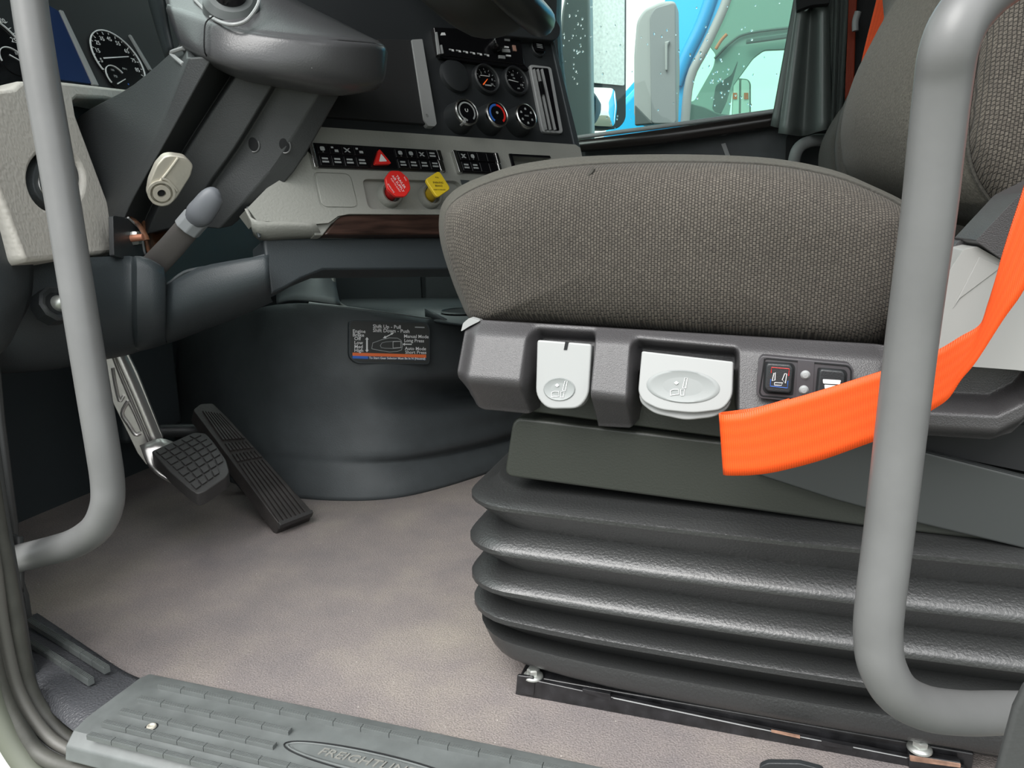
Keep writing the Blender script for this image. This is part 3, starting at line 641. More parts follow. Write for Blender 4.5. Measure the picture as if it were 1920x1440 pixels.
valve(822, 345, 805, 369, m_yel, MAT('yellow_shaft', (.6, .40, .02), .4), [(x * cos(rad(-18)) - y * sin(rad(-18)), x * sin(rad(-18)) + y * cos(rad(-18))) for x, y in di], 'yellow diamond-shaped parking brake knob beside the seat cushion', [('PARKING', 0, .002, .0045, 0), ('BRAKE', 0, -.003, .0045, 0), ('PULL', 0, .010, .003, 0), ('PUSH TO RELEASE', 0, -.009, .0026, 0)], 0)

# ---- left part of the dash
LP = Pl(pd(100, 400, .85), -24, 13)
lt = [(-120, 175), (0, 167), (25, 164), (40, 151), (113, 152), (330, 178), (330, 215), (200, 186), (146, 183), (137, 192), (140, 210), (228, 446), (227, 462), (220, 474), (54, 490), (46, 484), (-60, 200)]
lpn = slab('driver_trim_panel', lt, LP, m_trimh, th=.06, off=0, parent=db)
pe = lambda rx, ry, cx=106, cy=336: [(cx + x, cy + y) for x, y in ell(0, 0, rx, ry, 40, rot=0)]
c_ = slab('c', pe(53, 60), LP, None, th=.034, off=.0005); cut(lpn, [c_])
m_ = lpn.modifiers.new('b', 'BEVEL'); m_.width = .005; m_.segments = 3; m_.limit_method = 'ANGLE'; m_.angle_limit = rad(50)
slab('knob_well', pe(56, 63), LP, m_gloss, th=.004, off=-.028, parent=db)
hk = thing('headlight_knob', LP.px(106, 336, -.02), 'round black headlight knob with a chrome ring behind the grab handle', 'knob')
slab('knob_barrel', pe(43, 50), LP, m_dash2, th=.02, off=-.006, parent=hk, bev=.002)
for r_, mt in ((33, m_silver), (30, m_dash2)): slab('knob_ring' if mt is m_silver else 'knob_face', pe(r_, r_ + 7), LP, mt, th=.004, off=-.0045 + (.0008 if mt is m_dash2 else 0), parent=hk, bev=.0008)
slab('dark_opening', [(120, 178), (290, 185), (290, 400), (225, 440), (200, 400)], LP, m_void, th=.01, off=-.045, parent=db)
# end cap of the dash facing the open door, and the knee panel below
obj('dash_end', net('dash_end', [[pd(-60, 180, .76), pd(-8, 345, .79), pd(42, 486, .83)], [pd(-70, 400, .72), pd(-10, 480, .76), pd(44, 510, .825)], [pd(-70, 600, .72), pd(0, 560, .76), pd(38, 560, .83)], [pd(-70, 690, .74), pd(-10, 650, .78), pd(16, 606, .835)]], m_dash2, 4, 4), None, db, solid=.01)
kx = [-70, -10, 42, 100, 160, 225, 254, 262, 300, 304, 330, 375, 430, 480, 504]
ktop = [470, 480, 491, 487, 484, 482, 483, 484, 503, 540, 530, 505, 493, 485, 481]
kbot = [700, 692, 690, 684, 672, 660, 652, 650, 640, 638, 630, 612, 592, 570, 559]
kt = [.80, .82, .84, .87, .91, .955, .965, .955, .970, .995, .99, .985, .98, .98, .985]
rows = [[], [], [], [], []]
for x_, a, b, t_ in zip(kx, ktop, kbot, kt):
    rows[0].append(pd(x_, a, t_)); rows[1].append(pd(x_, a + (b - a) * .35, t_ - .004)); rows[2].append(pd(x_, a + (b - a) * .66, t_ + .008)); rows[3].append(pd(x_ , a + (b - a) * .93, t_ + .045)); rows[4].append(pd(x_ + 4, b, t_ + .09))
knm = net('knee_panel', rows, m_dash, 2, 3, 60); onkn = hitter(knm); obj('knee_panel', knm, None, db, solid=.006)
obj('panel_lip', tube('lip', [pd(254, 484, .963), pd(268, 485, .955), pd(285, 492, .962), pd(301, 503, .968), pd(303, 515, .975)], .0028, m_dash2, n=8, sm=3), None, db)
obj('panel_lip', tube('lip', [pd(300, 542, .99), pd(320, 530, .99), pd(335, 518, .988), pd(355, 508, .986), pd(400, 500, .98), pd(450, 492, .978), pd(497, 480, .983)], .0028, m_dash2, n=8, sm=3), None, db)
slab('column_well', [(200, 380), (540, 330), (560, 470), (500, 520), (330, 560), (240, 520)], Pl(pd(400, 430, 1.30), -5, 10), m_dash, th=.01, parent=db)
wf = thing('knee_panel_bolt', pd(100, 576, .85), 'domed steel bolt in a round black collar below the sand-grey trim', 'bolt')
KB = Pl(pd(97, 576, .845), 0, -6, fr=None)
KB = pl3(pd(96, 576, .832), pd(160, 574, .868), pd(96, 500, .846))
obj('collar', lathe('collar', [(.0135, .006), (.018, .009), (.0205, .006), (.021, -.01)], m_black, 10), KB.mat(0, 0, .006), wf)
obj('collar_recess', lathe('cr', [(0, .006), (.0145, .006), (.0145, 0)], m_black, 24), KB.mat(0, 0, .006), wf)
obj('bolt_head', lathe('bh', [(0, .0155), (.004, .0150), (.0072, .012), (.0095, .0065), (.0095, .004)], m_bolt, 24), KB.mat(.002, 0, .006), wf)
obj('bolt_socket', lathe('bs', [(0, .0163), (.0026, .0158), (.003, .013)], m_void, 6), KB.mat(.003, 0, .006), wf)
for x_, y_ in ((46, 672), (108, 658), (322, 610), (400, 604), (466, 582), (374, 603)):
    p_ = onkn(x_, y_)
    if p_: obj('panel_clip', lathe('pc', [(0, .0028), (.0028, .0020), (.0040, 0)], m_dash2, 10), Pl(p_, 20, -20).mat(), db)

# ================================================================== INSTRUMENT CLUSTER
CP = Pl(pd(178, 158, 1.2), 0, 22)
ic = thing('instrument_cluster', CP.px(180, 110), 'dark instrument cluster with white-ringed gauges and a navy screen', 'instrument cluster')
slab('cluster_face', [(-130, -260), (420, -260), (430, 60), (400, 180), (113, 165), (-130, 200)], CP, MAT('cluster_face', (.020, .022, .024), .35), th=.02, parent=ic)
hood = [[pd(300, -60, 1.02), pd(310, 0, 1.03), pd(318, 50, 1.05), pd(328, 96, 1.06)], [pd(270, -60, 1.16), pd(290, 20, 1.16), pd(305, 70, 1.15), pd(318, 110, 1.15)]]
obj('hood', net('hood', hood, m_dash, 4, 3), None, ic, solid=.006)
slab('screen', [(88, 8), (112, 22), (174, 157), (110, 149), (60, 140)], CP, m_screen, th=.004, off=.003, parent=ic, label='navy blue display')
slab('divider', [(112, 18), (119, 20), (186, 160), (175, 158)], CP, m_satin, th=.005, off=.006, parent=ic, bev=.001)
slab('divider', [(243, 64), (247, 66), (288, 134), (281, 130)], CP, m_satin, th=.005, off=.006, parent=ic, bev=.001)
def ringarc(par, c, r, a0, a1, w, mat, z=.004, nm='scale_ring'):
    p = ell(0, 0, r, n=40, a0=a0, a1=a1) + ell(0, 0, r - w, n=40, a0=a0, a1=a1)[::-1]
    obj(nm, prism(nm, p, 0, .002, mat), CP.mat(c[0], c[1], z), par)
sc_ = CP.uv(219, 116); R_ = .0525
dial = obj('speed_dial', lathe('sd', [(0, .0022), (R_, .0022), (R_, 0)], m_gloss, 48), CP.mat(*sc_, .001), ic)
ringarc(ic, sc_, R_, -38, 208, .0018, m_white)
for i in range(17):
    a = 208 - i * 246 / 16; r1 = R_ - .003; L_ = .005 if i % 2 else .003
    obj('tick', prism('tick', [(r1 - L_, -.0006), (r1, -.0006), (r1, .0006), (r1 - L_, .0006)], 0, .0004, m_white), CP.mat(*sc_, .0035) @ Matrix.Rotation(rad(a), 4, 'Z'), ic)
for i, s in enumerate(('5', '15', '25', '35', '45', '55', '65', '75', '85')):
    a = rad(190 - i * 25.5); text('numeral', s, .0105, m_white, CP.mat(sc_[0] + (R_ - .014) * cos(a), sc_[1] + (R_ - .014) * sin(a), .0036), ic)
q0, q1 = CP.uv(190, 112), CP.uv(237, 109)
def needle(par, q0, q1, w, mat, z=.006):
    d = V((q1[0] - q0[0], q1[1] - q0[1])); nn = V((-d.y, d.x)).normalized() * w
    P_ = [(q0[0] + nn.x, q0[1] + nn.y), (q0[0] - nn.x, q0[1] - nn.y), (q1[0] - nn.x * .6, q1[1] - nn.y * .6), (q1[0] + nn.x * .6, q1[1] + nn.y * .6)]
    slab('needle', P_, CP, mat, th=.001, off=z, parent=par, px=False)
needle(ic, q0, q1, .0011, m_white)
sg = CP.uv(215, 148); obj('pressure_dial', lathe('pdl', [(0, .0026), (.021, .0026), (.021, 0)], m_gloss, 36), CP.mat(*sg, .0018), ic)
ringarc(ic, sg, .021, 30, 215, .0012, m_white, .0045)
for s, x_, y_, z_ in (('PSI', 213, 146, .006), ('50', 196, 142, .005), ('100', 207, 134, .005), ('MPH', 230, 132, .005), ('0', 202, 155, .005)): text('numeral', s, z_, m_greyprint, CP.mat(*CP.uv(x_, y_), .0052), ic)
needle(ic, CP.uv(216, 160), CP.uv(231, 151), .0009, m_white)
tg = CP.uv(-18, 95); obj('tachometer_dial', lathe('td', [(0, .0022), (.056, .0022), (.056, 0)], m_gloss, 48), CP.mat(*tg, .001), ic)
ringarc(ic, tg, .056, -10, 190, .0018, m_white); ringarc(ic, tg, .0535, -6, 14, .0025, m_red, .0042, 'red_zone')
for s, x_, y_ in (('25', 22, 79), ('20', 0, 42), ('1/2', 28, 104)): text('numeral', s, .0105 if s != '1/2' else .006, m_white, CP.mat(*CP.uv(x_, y_), .0050), ic)
for x0, y0, x1, y1 in ((8, 45, 11, 43), (14, 56, 18, 54), (21, 66, 25, 64), (26, 74, 30, 73), (29, 82, 33, 83)): needle(ic, CP.uv(x0, y0), CP.uv(x1, y1), .0006, m_white, .0035)
fg = CP.uv(22, 118); obj('fuel_dial', lathe('fd', [(0, .0026), (.021, .0026), (.021, 0)], m_gloss, 36), CP.mat(*fg, .0018), ic)
ringarc(ic, fg, .021, 20, 190, .0012, m_white, .0045); needle(ic, CP.uv(13, 106), CP.uv(38, 120), .0009, m_white)
slab('button_block', rnd([(-100, 132), (-2, 132), (-2, 156), (-100, 156)], 3), CP, m_satin, th=.008, off=.010, parent=ic)
text('blue_lamp', '•', .012, m_blue, CP.mat(*CP.uv(237, 161), .0052), ic)

# ================================================================== STEERING COLUMN AND WHEEL
sc = thing('steering_column', pd(420, 250, 1.0), 'dark plastic steering column shroud slanting down to the knee panel', 'steering column')
def lp(a, b, s): return [a[i] + (b[i] - a[i]) * s for i in range(3)]
lines = [  # (px, py, t) top -> bottom, going round the shroud
    [(352, 70, .99), (250, 158, 1.02), (152, 214, 1.05), (120, 262, 1.12)],      # upper silhouette of the near side
    [(350, 108, .925), (287, 262, .965), (217, 390, .99), (196, 430, 1.0)],      # fold
    [(355, 108, .920), (291, 264, .960), (221, 393, .985), (200, 433, .995)],
    [(401, 104, .915), (317, 254, .950), (250, 372, .975), (226, 428, .985)],    # edge of the narrow strip
    [(405, 107, .925), (321, 258, .960), (254, 376, .985), (230, 434, .995)],
    [(436, 138, .985), (345, 280, 1.01), (285, 385, 1.03), (262, 440, 1.04)],     # bottom of the groove
    [(444, 139, .950), (352, 280, .985), (298, 385, 1.005), (275, 440, 1.02)],
    [(513, 157, .950), (442, 274, .985), (387, 352, 1.01), (352, 420, 1.03)],     # flat middle strip
    [(519, 160, .965), (447, 277, 1.00), (392, 356, 1.02), (358, 424, 1.04)],
    [(600, 172, .965), (520, 300, 1.0), (460, 374, 1.015), (410, 430, 1.03)],
    [(640, 172, .985), (552, 322, 1.015), (484, 382, 1.03), (436, 424, 1.04)],     # far silhouette
    [(640, 120, 1.06), (545, 290, 1.08), (470, 350, 1.10), (420, 400, 1.10)],
    [(480, 60, 1.10), (380, 170, 1.14), (280, 260, 1.16), (220, 330, 1.18)],
]
rings = []
for s in range(4): rings.append([pd(*l[s]) for l in lines])
rg = []
cols = [cat_open([V(l[s]) for s in range(4)], 4) for l in lines]
for j in range(len(cols[0])): rg.append([pd(*c[j]) for c in cols])
me = loft('shroud', rg, MAT('shroud_plastic', (.034, .037, .038), .45, bump=(600, .3)), sharp=28); onsh = hitter(me); obj('lower_shroud', me, None, sc, bev=.0025, seg=2)
for x_, y_ in ((475, 271), (533, 273)):
    SHP = pl3(onsh(x_ - 8, y_), onsh(x_ + 8, y_ - 1), onsh(x_ + 4, y_ - 14))
    obj('screw_recess', lathe('sr', [(0, .0007), (.0065, .0007), (.0085, 0)], m_void, 20), SHP.mat(*SHP.uv(x_, y_)) @ Matrix.Diagonal((.8, 1.1, 1, 1)), sc)
    obj('recess_rim', tube('rr', [(.0085 * cos(rad(a)), .0095 * sin(rad(a)), .0009) for a in range(-110, 30, 15)], .0010, MAT('recess_rim_grey', (.11, .115, .115), .35), n=6), SHP.mat(*SHP.uv(x_, y_)), sc)  # paler grey arc along part of each recess rim
up = [
    [(300, -60, 1.02), (400, -60, 1.0), (480, -40, 1.0), (560, 8, 1.02), (640, 48, 1.045), (697, 77, 1.06), (706, 80, 1.09)],
    [(314, 5, .972), (392, 26, .928), (470, 46, .912), (558, 62, .915), (640, 72, .94), (706, 84, .985), (717, 92, 1.02)],
    [(316, 15, .962), (392, 42, .914), (470, 64, .898), (556, 76, .900), (640, 82, .926), (709, 88, .976), (720, 97, 1.01)],
    [(318, 24, .958), (390, 52, .910), (466, 74, .894), (553, 86, .896), (640, 91, .922), (711, 96, .974), (721, 104, 1.01)],
    [(336, 68, .952), (384, 94, .912), (452, 114, .897), (541, 128, .900), (636, 136, .930), (708, 140, .98), (717, 140, 1.02)],
    [(342, 82, .956), (392, 110, .922), (454, 134, .912), (540, 150, .918), (630, 162, .948), (702, 156, .99), (712, 150, 1.03)],
    [(346, 92, .972), (400, 118, .955), (456, 144, .950), (540, 161, .958), (625, 174, .985), (694, 165, 1.02), (702, 158, 1.06)],
    [(370, 92, 1.02), (420, 112, 1.02), (470, 135, 1.02), (545, 150, 1.03), (625, 160, 1.06), (680, 155, 1.09), (690, 150, 1.12)]]
obj('upper_housing', net('upper_housing', [[pd(*p) for p in r] for r in up], MAT('housing_plastic', (.065, .066, .069), .30, bump=(500, .2)), 5, 4, 60), None, sc, solid=.004)
obj('housing_seam', tube('seam', [pd(400, 30, .898), pd(386, 42, .899), pd(383, 66, .895), pd(384, 98, .90), pd(396, 116, .935)], .0009, m_void, n=6, sm=3), None, sc)
obj('stalk_collar', tube('collar', [pd(360, -6, .945), pd(385, 20, .925), pd(402, 36, .905), pd(430, 46, .885), pd(456, 42, .885), pd(472, 28, .892), pd(484, 8, .90), pd(488, -12, .91)], .0022, m_satin, n=8, sm=4), None, sc, label='pale edge of the key collar')
KP = pl3(pd(430, 0, .915), pd(480, 0, .925), pd(430, -40, .93))
obj('key_switch', lathe('ks', [(0, .012), (.017, .011), (.0185, .006), (.0195, -.01)], m_gloss, 28), KP.mat(.002, .004, .0), sc)
obj('key_surround', lathe('kr', [(.0185, .002), (.026, .001), (.033, -.006), (.035, -.02)], MAT('key_surround_grey', (.09, .10, .10), .4), 32), KP.mat(.002, .004, .0), sc)
obj('housing_mark', tube('mk', [pd(586, 121, .905), pd(584, 128, .906)], .0009, m_greyprint, n=6), None, sc)
obj('gap_bracket', tube('gb', [pd(345, 90, .95), pd(322, 98, .97), pd(326, 106, .968), pd(344, 121, .94)], .0028, m_satin, n=8, sm=3), None, sc, label='pale clip in the gap below the housing')
# cast pivot arm, rusty clevis, nut and tilt lever
cp_ = [(322, 291), (348, 295), (363, 310), (358, 330), (332, 372), (318, 386), (303, 389), (286, 383), (277, 365), (281, 340), (294, 310), (308, 294)]
CPl = pl3(pd(305, 362, .955), pd(350, 372, .975), pd(330, 310, .945))
ca = slab('pivot_casting', rnd(cp_, 6), CPl, m_castw, th=.014, off=.0, parent=sc, bev=.002, seg=3, label='pale cast metal pivot arm')
cu0 = CPl.uv(302, 361)
for r0, r1, z in ((.0052, .0105, .004), (.0135, .0165, .003)):
    obj('casting_ring', lathe('cr', [(r0, 0), (r0, z), (r1, z), (r1, 0)], m_castw, 28), CPl.mat(*cu0, .0), sc)
obj('casting_hole', lathe('ch', [(0, .001), (.0045, .001), (.0045, 0)], m_void, 16), CPl.mat(*cu0, .0), sc)
obj('casting_rib', tube('cr', [CPl.px(*p, .001) for p in [(334, 296), (318, 318), (305, 334), (300, 340)]], .0016, m_castw, n=8, sm=3), None, sc)
obj('casting_rib', tube('cr', [CPl.px(*p, .001) for p in [(302, 334), (314, 338), (326, 350), (332, 358)]], .0020, m_castw, n=8, sm=3), None, sc)
obj('rusty_clevis', net('clevis', [[pd(262, 400, 1.04), pd(290, 395, 1.06), pd(330, 405, 1.07)], [pd(268, 440, 1.02), pd(285, 430, 1.07), pd(325, 432, 1.08)], [pd(276, 482, 1.02), pd(290, 480, 1.05), pd(310, 470, 1.06)]], m_rust, 4, 4), None, sc, solid=.004, label='rust-stained steel clevis')
obj('clevis_edge', tube('ce', [pd(236, 404, 1.0), pd(250, 412, .995), pd(262, 424, .99), pd(272, 440, .985), pd(276, 450, .985)], .004, m_rust, n=8, sm=3, flat=.5), None, sc)
bk = Pl(pd(250, 445, .985), -20, 5)
slab('clevis_plate', rnd([(212, 404), (240, 408), (262, 430), (268, 456), (270, 478), (284, 484), (292, 500), (214, 480)], 4), bk, m_black, th=.006, off=0, parent=sc, bev=.001)
obj('clevis_lip', tube('cl', [bk.px(*p, .001) for p in [(240, 408), (262, 430), (268, 456), (272, 476), (284, 484)]], .0014, m_satin, n=8, sm=3), None, sc)
obj('clevis_nut', lathe('nut', [(0, .008), (.0085, .008), (.0098, .006), (.0098, 0)], m_bolt, 6), bk.mat(*bk.uv(250, 447), .0), sc, label='zinc hexagon nut')
obj('stud_end', lathe('stud', [(0, .016), (.0045, .0155), (.0048, 0)], MAT('copper_stud', (.55, .24, .15), .5, metal=.4), 14), bk.mat(*bk.uv(246, 447), .0), sc)
obj('rear_rivet', lathe('rv', [(0, .004), (.0038, .003), (.0042, 0)], m_castw, 12), bk.mat(*bk.uv(304, 445, -.03), -.03), sc)
obj('tilt_lever', tube('tl', [pd(285, 502, .985), pd(320, 465, .975), pd(352, 428, .965)], [.0165, .0160, .0155], m_brown, 12, flat=.3, up=(1, -.4, .4)), None, sc)
obj('lever_collar', tube('lc', [pd(349, 431, .966), pd(370, 407, .96)], [.0175, .0175], MAT('lever_collar_grey', (.23, .245, .255), .5), 8, flat=.7, up=(1, -.4, .4)), None, sc, bev=.002)
obj('tilt_grip', tube('tg', [pd(362, 414, .957), pd(372, 404, .952), pd(385, 388, .948), pd(396, 373, .946), pd(406, 364, .946), pd(412, 361, .946)], [.012, .0165, .0160, .0145, .011, .004], m_lev2, 16, sm=3, flat=.62, up=(1, -.4, .4)), None, sc, label='blue-grey soft tilt lever grip')

ctr = V((-.42, .92, .876)); ax_ = V((.72, 0, .69)).normalized()
sw = thing('steering_wheel', ctr, 'dark steering wheel seen from below at the top edge', 'steering wheel')
e1 = V((0, 1, 0)); e2 = e1.cross(ax_).normalized()
WP = Pl(ctr, fr=(e1, ax_.cross(e1)))
rimp = []
n_ = 64
for i in range(n_ + 1):
    a = 2 * pi * i / n_; rimp.append(WP.w(.225 * cos(a), .225 * sin(a), 0))
obj('rim', tube('rim', rimp, .0185, MAT('wheel_leather', (.016, .018, .018), .33), 16, caps=False), None, sw)
m_wh = MAT('wheel_back', (.017, .019, .018), .5)
# hub: domed back, widening into the lower spoke that meets the rim
sgn = 1 if WP.w(0, 1).z < WP.w(0, 0).z else -1      # which way is "down" in wheel coordinates
def hubring(h, s, dy=0): 
    pts = [(-.075, .06), (-.09, 0), (-.085, -.07), (-.105, -.135), (-.10, -.185), (-.06, -.215), (0, -.222), (.06, -.215), (.10, -.185), (.105, -.135), (.085, -.07), (.09, 0), (.075, .06), (0, .075)]
    return [WP.w(x * s, -sgn * (y * s - .05 * (1 - s)), h) for x, y in pts]
obj('hub', loft('hub', [hubring(-.078, .60), hubring(-.072, .76), hubring(-.054, .88), hubring(-.03, .96), hubring(0, 1.0), hubring(.022, .96), hubring(.034, .8), hubring(.038, .5)], m_wh, sharp=70), None, sw, sub=1)
for s_ in (-1, 1): obj('spoke', tube('spoke', [WP.w(s_ * .06, 0, -.01), WP.w(s_ * .15, 0, -.008), WP.w(s_ * .222, 0, 0)], [.03, .022, .018], m_wh, 12, flat=.5), None, sw)

# ================================================================== PEDALS
bp_ = thing('brake_pedal', pd(330, 850, 1.12), 'brake pedal with a bare cast arm and a studded black rubber pad', 'pedal')
AP = pl3(pd(240, 720, 1.12), pd(300, 740, 1.14), pd(205, 640, 1.10))
arm = slab('pedal_arm', rnd([(190, 655), (236, 655), (258, 700), (306, 822), (302, 850), (275, 872), (258, 850), (210, 752), (196, 706)], 3), AP, m_cast, th=.014, off=0, parent=bp_, bev=.003, seg=3, label='bare cast metal arm')
obj('arm_flange', tube('af', [AP.px(*p, .002) for p in [(222, 655), (238, 690), (262, 745), (298, 832)]], [.009, .010, .010, .010], m_cast, 12, sm=3, flat=.55), None, bp_)
obj('arm_flange', tube('af', [AP.px(*p, .004) for p in [(209, 660), (224, 700), (250, 762), (283, 838)]], .0022, m_cast, 8, sm=3), None, bp_)
obj('arm_rib', tube('ar', [AP.px(*p, .003) for p in [(211, 690), (215, 715), (224, 752), (232, 742)]], .0024, m_cast, 8, sm=3), None, bp_)
obj('arm_rib', tube('ar', [AP.px(*p, .003) for p in [(240, 752), (229, 775), (240, 795), (254, 815), (264, 812)]], .0028, m_cast, 8, sm=3), None, bp_)
obj('arm_rib', tube('ar', [AP.px(*p, .003) for p in [(240, 752), (252, 775), (266, 808)]], .0020, m_cast, 8, sm=3), None, bp_)
obj('arm_foot', net('foot', [[pd(262, 835, 1.115), pd(300, 822, 1.13), pd(330, 830, 1.15)], [pd(276, 866, 1.112), pd(310, 880, 1.12), pd(345, 895, 1.12)], [pd(300, 885, 1.11), pd(318, 898, 1.11), pd(332, 905, 1.11)]], m_cast, 3, 3), None, bp_, solid=.006, off=1)
obj('pivot_boss', lathe('pb', [(0, .02), (.018, .02), (.02, 0)], m_brown, 20), AP.mat(*AP.uv(206, 645), -.02), bp_)
PP = pl3(pd(368, 922, 1.045), pd(428, 888, 1.085), pd(283, 850, 1.10))
pq = [(283, 846), (364, 810), (386, 812), (402, 830), (424, 862), (430, 884), (424, 894), (386, 920), (370, 926), (356, 917), (318, 884)]
slab('rubber_pad', rnd(pq, 5), PP, m_rubber, th=.024, off=0, parent=bp_, bev=.002, seg=2)
PQd = [PP.uv(*p) for p in ((290, 848), (368, 812), (424, 882), (368, 921))]   # A left, B top, C right, D bottom
pcu = PP.uv(326, 880); pdv = PP.uv(405, 838)
def padpt(s, t):      # s along short edge A->B, t along long edge A->D with a slight barrel
    a = [PQd[0][i] * (1 - s) + PQd[1][i] * s for i in (0, 1)]; b = [PQd[3][i] * (1 - s) + PQd[2][i] * s for i in (0, 1)]
    m_ = [pcu[i] * (1 - s) + pdv[i] * s for i in (0, 1)]
    return tuple((1 - t) * (1 - 2 * t) * a[i] + 4 * t * (1 - t) * m_[i] + t * (2 * t - 1) * b[i] for i in (0, 1))
for i in range(5):
    for j in range(7):
        if j == 6 and i == 4: continue
        sh = 0; s0, s1, t0, t1 = i / 5 + .018, (i + 1) / 5 - .018, j / 7 + .016, (j + 1) / 7 - .016
        slab('tread_block', [padpt(s0, t0), padpt(s1, t0), padpt(s1, t1), padpt(s0, t1)], PP, m_rubber, th=.004, off=.0028, parent=bp_, px=False, bev=.0005, seg=1)
ap = thing('accelerator_pedal', at(552, 972, 'Z', .01), 'long ribbed black rubber accelerator pedal hinged at the floor', 'pedal')
A0, B0 = at(524, 984, 'Z', .018), at(587, 960, 'Z', .018)
GP = pl3(A0, B0, at(380, 762, 'X', -.90))
slab('pedal_plate', rnd([(362, 768), (376, 757), (399, 756), (428, 784), (587, 960), (524, 984), (446, 880)], [4, 4, 4, 8, 2, 2, 4]), GP, m_rubber2, th=.026, off=0, parent=ap, bev=.002)
def glong(s, t): # s across 0..1, t along bottom->top
    a = (524 + (587 - 524) * s, 984 + (960 - 984) * s); b = (375 + (415 - 375) * s, 765 + (772 - 765) * s)
    m_ = (452 + (508 - 452) * s, 879 + (867 - 879) * s)
    t = t * 1.0
    return tuple((1 - t) * (1 - 2 * t) * a[i] + 4 * t * (1 - t) * m_[i] + t * (2 * t - 1) * b[i] for i in (0, 1))
for (ta, tb) in ((.02, .545), (.565, .63), (.655, .72), (.745, .985)):
    for i in range(7):
        s0 = .06 + i * .128
        q = [glong(s0, ta), glong(s0 + .085, ta), glong(s0 + .085, (ta + tb) / 2), glong(s0 + .085, tb), glong(s0, tb), glong(s0, (ta + tb) / 2)]
        slab('rib', q, GP, m_rubber2, th=.005, off=.0038, parent=ap, bev=.0005, seg=1)
slab('heel_bar', [(522, 978), (585, 955), (588, 961), (526, 985)], GP, m_rubber, th=.01, off=.004, parent=ap, bev=.001)
slab('hinge_bracket', [(508, 968), (526, 990), (530, 988), (516, 972)], GP, MAT('bare_steel_edge', (.35, .27, .2), .5, metal=.5), th=.02, off=-.012, parent=ap)
obj('pedal_link', tube('pl', [pd(300, 808, 1.32), pd(400, 806, 1.36)], .012, m_black, 10), None, ap)
slab('pedal_base', [(400, 850), (430, 880), (540, 985), (515, 988), (440, 905)], Pl(at(480, 930, 'Z', .0), fr=(V((.8, .6, 0)), V((-.2, .27, .94)).normalized())), m_matte, th=.02, off=-.012, parent=ap)

# box of the pedal mounting beside the engine cover
box('pedal_bracket_box', (-1.133, .99, .10), (-1.03, 1.13, .40), m_dash, None, bev=.01)
pbx = bpy.data.objects['pedal_bracket_box']; tag(pbx, 'dark square bulkhead box behind the brake pedal arm', 'bracket')
obj('round_grommet', lathe('rg', [(0, .006), (.020, .006), (.026, .010), (.03, 0)], m_void, 28), pl3(pd(262, 698, 1.40), pd(290, 697, 1.43), pd(262, 680, 1.41)).mat(), pbx)

# ================================================================== ENGINE COVER
ec = thing('engine_cover', at(700, 938, 'Z', 0), 'large charcoal moulded floor tunnel cover with an open tray on top', 'engine cover')
bpx = [(332, 869), (364, 881), (400, 893), (460, 913), (520, 929), (580, 936), (640, 939), (700, 938), (760, 931), (820, 917), (880, 899), (940, 878), (1010, 850), (1090, 815)]
tpx = [(326, 617), (362, 606), (400, 598), (460, 584), (520, 572), (580, 570), (640, 577), (700, 585), (760, 593), (820, 601), (880, 609), (940, 616), (1010, 622), (1090, 630)]
base = [at(*p, 'Z', 0) for p in bpx]
def nrm(i):
    a = base[max(i - 1, 0)]; b = base[min(i + 1, len(base) - 1)]; d = (b - a).normalized(); return V((d.y, -d.x, 0))
def onwall(i, px_, py_, ins):
    n = nrm(i); o = base[i] - n * ins; d = ray(px_, py_); return CAM + d * ((o - CAM).dot(n) / d.dot(n))
rows = []; fr_ = [0, .03, .30, .38, .46, .55, .66, .76, .80, .84, .93, 1.0]
lean = [.085, .070, .050, .046, .044, .040, .030, .020, .018, .014, .006, 0]
for k, f in enumerate(fr_):
    r = []
    for i in range(len(bpx)):
        x_ = tpx[i][0] + (bpx[i][0] - tpx[i][0]) * f; y_ = tpx[i][1] + (bpx[i][1] - tpx[i][1]) * f
        e = 0
        rt = min(max((bpx[i][0] - 690) / 190, 0), 1)
        if .36 < f < .5: e += .050 * rt
        if k == 4: e += .022 * rt
        if f in (.80,): e += .014 * min(max((bpx[i][0] - 640) / 120, 0), 1)
        if f == .84: e += .010 * min(max((bpx[i][0] - 640) / 120, 0), 1)
        r.append(onwall(i, x_, y_, lean[k] + e))
    rows.append(r)
swm = net('side_wall', rows, m_dash2, 3, 3, 60); obj('side_wall', swm, None, ec, solid=.002, off=0)
onsw = hitter(swm)
ZT = onwall(8, 760, 593, .085).z
edge = [onwall(i, *tpx[i], .085) for i in range(5, 14)]
obj('tray_edge', tube('edge', edge, .004, MAT('edge_highlight', (.13, .14, .14), .3), n=10, sm=3), None, ec)  # gloss highlight of the tray edge put into a lighter colour
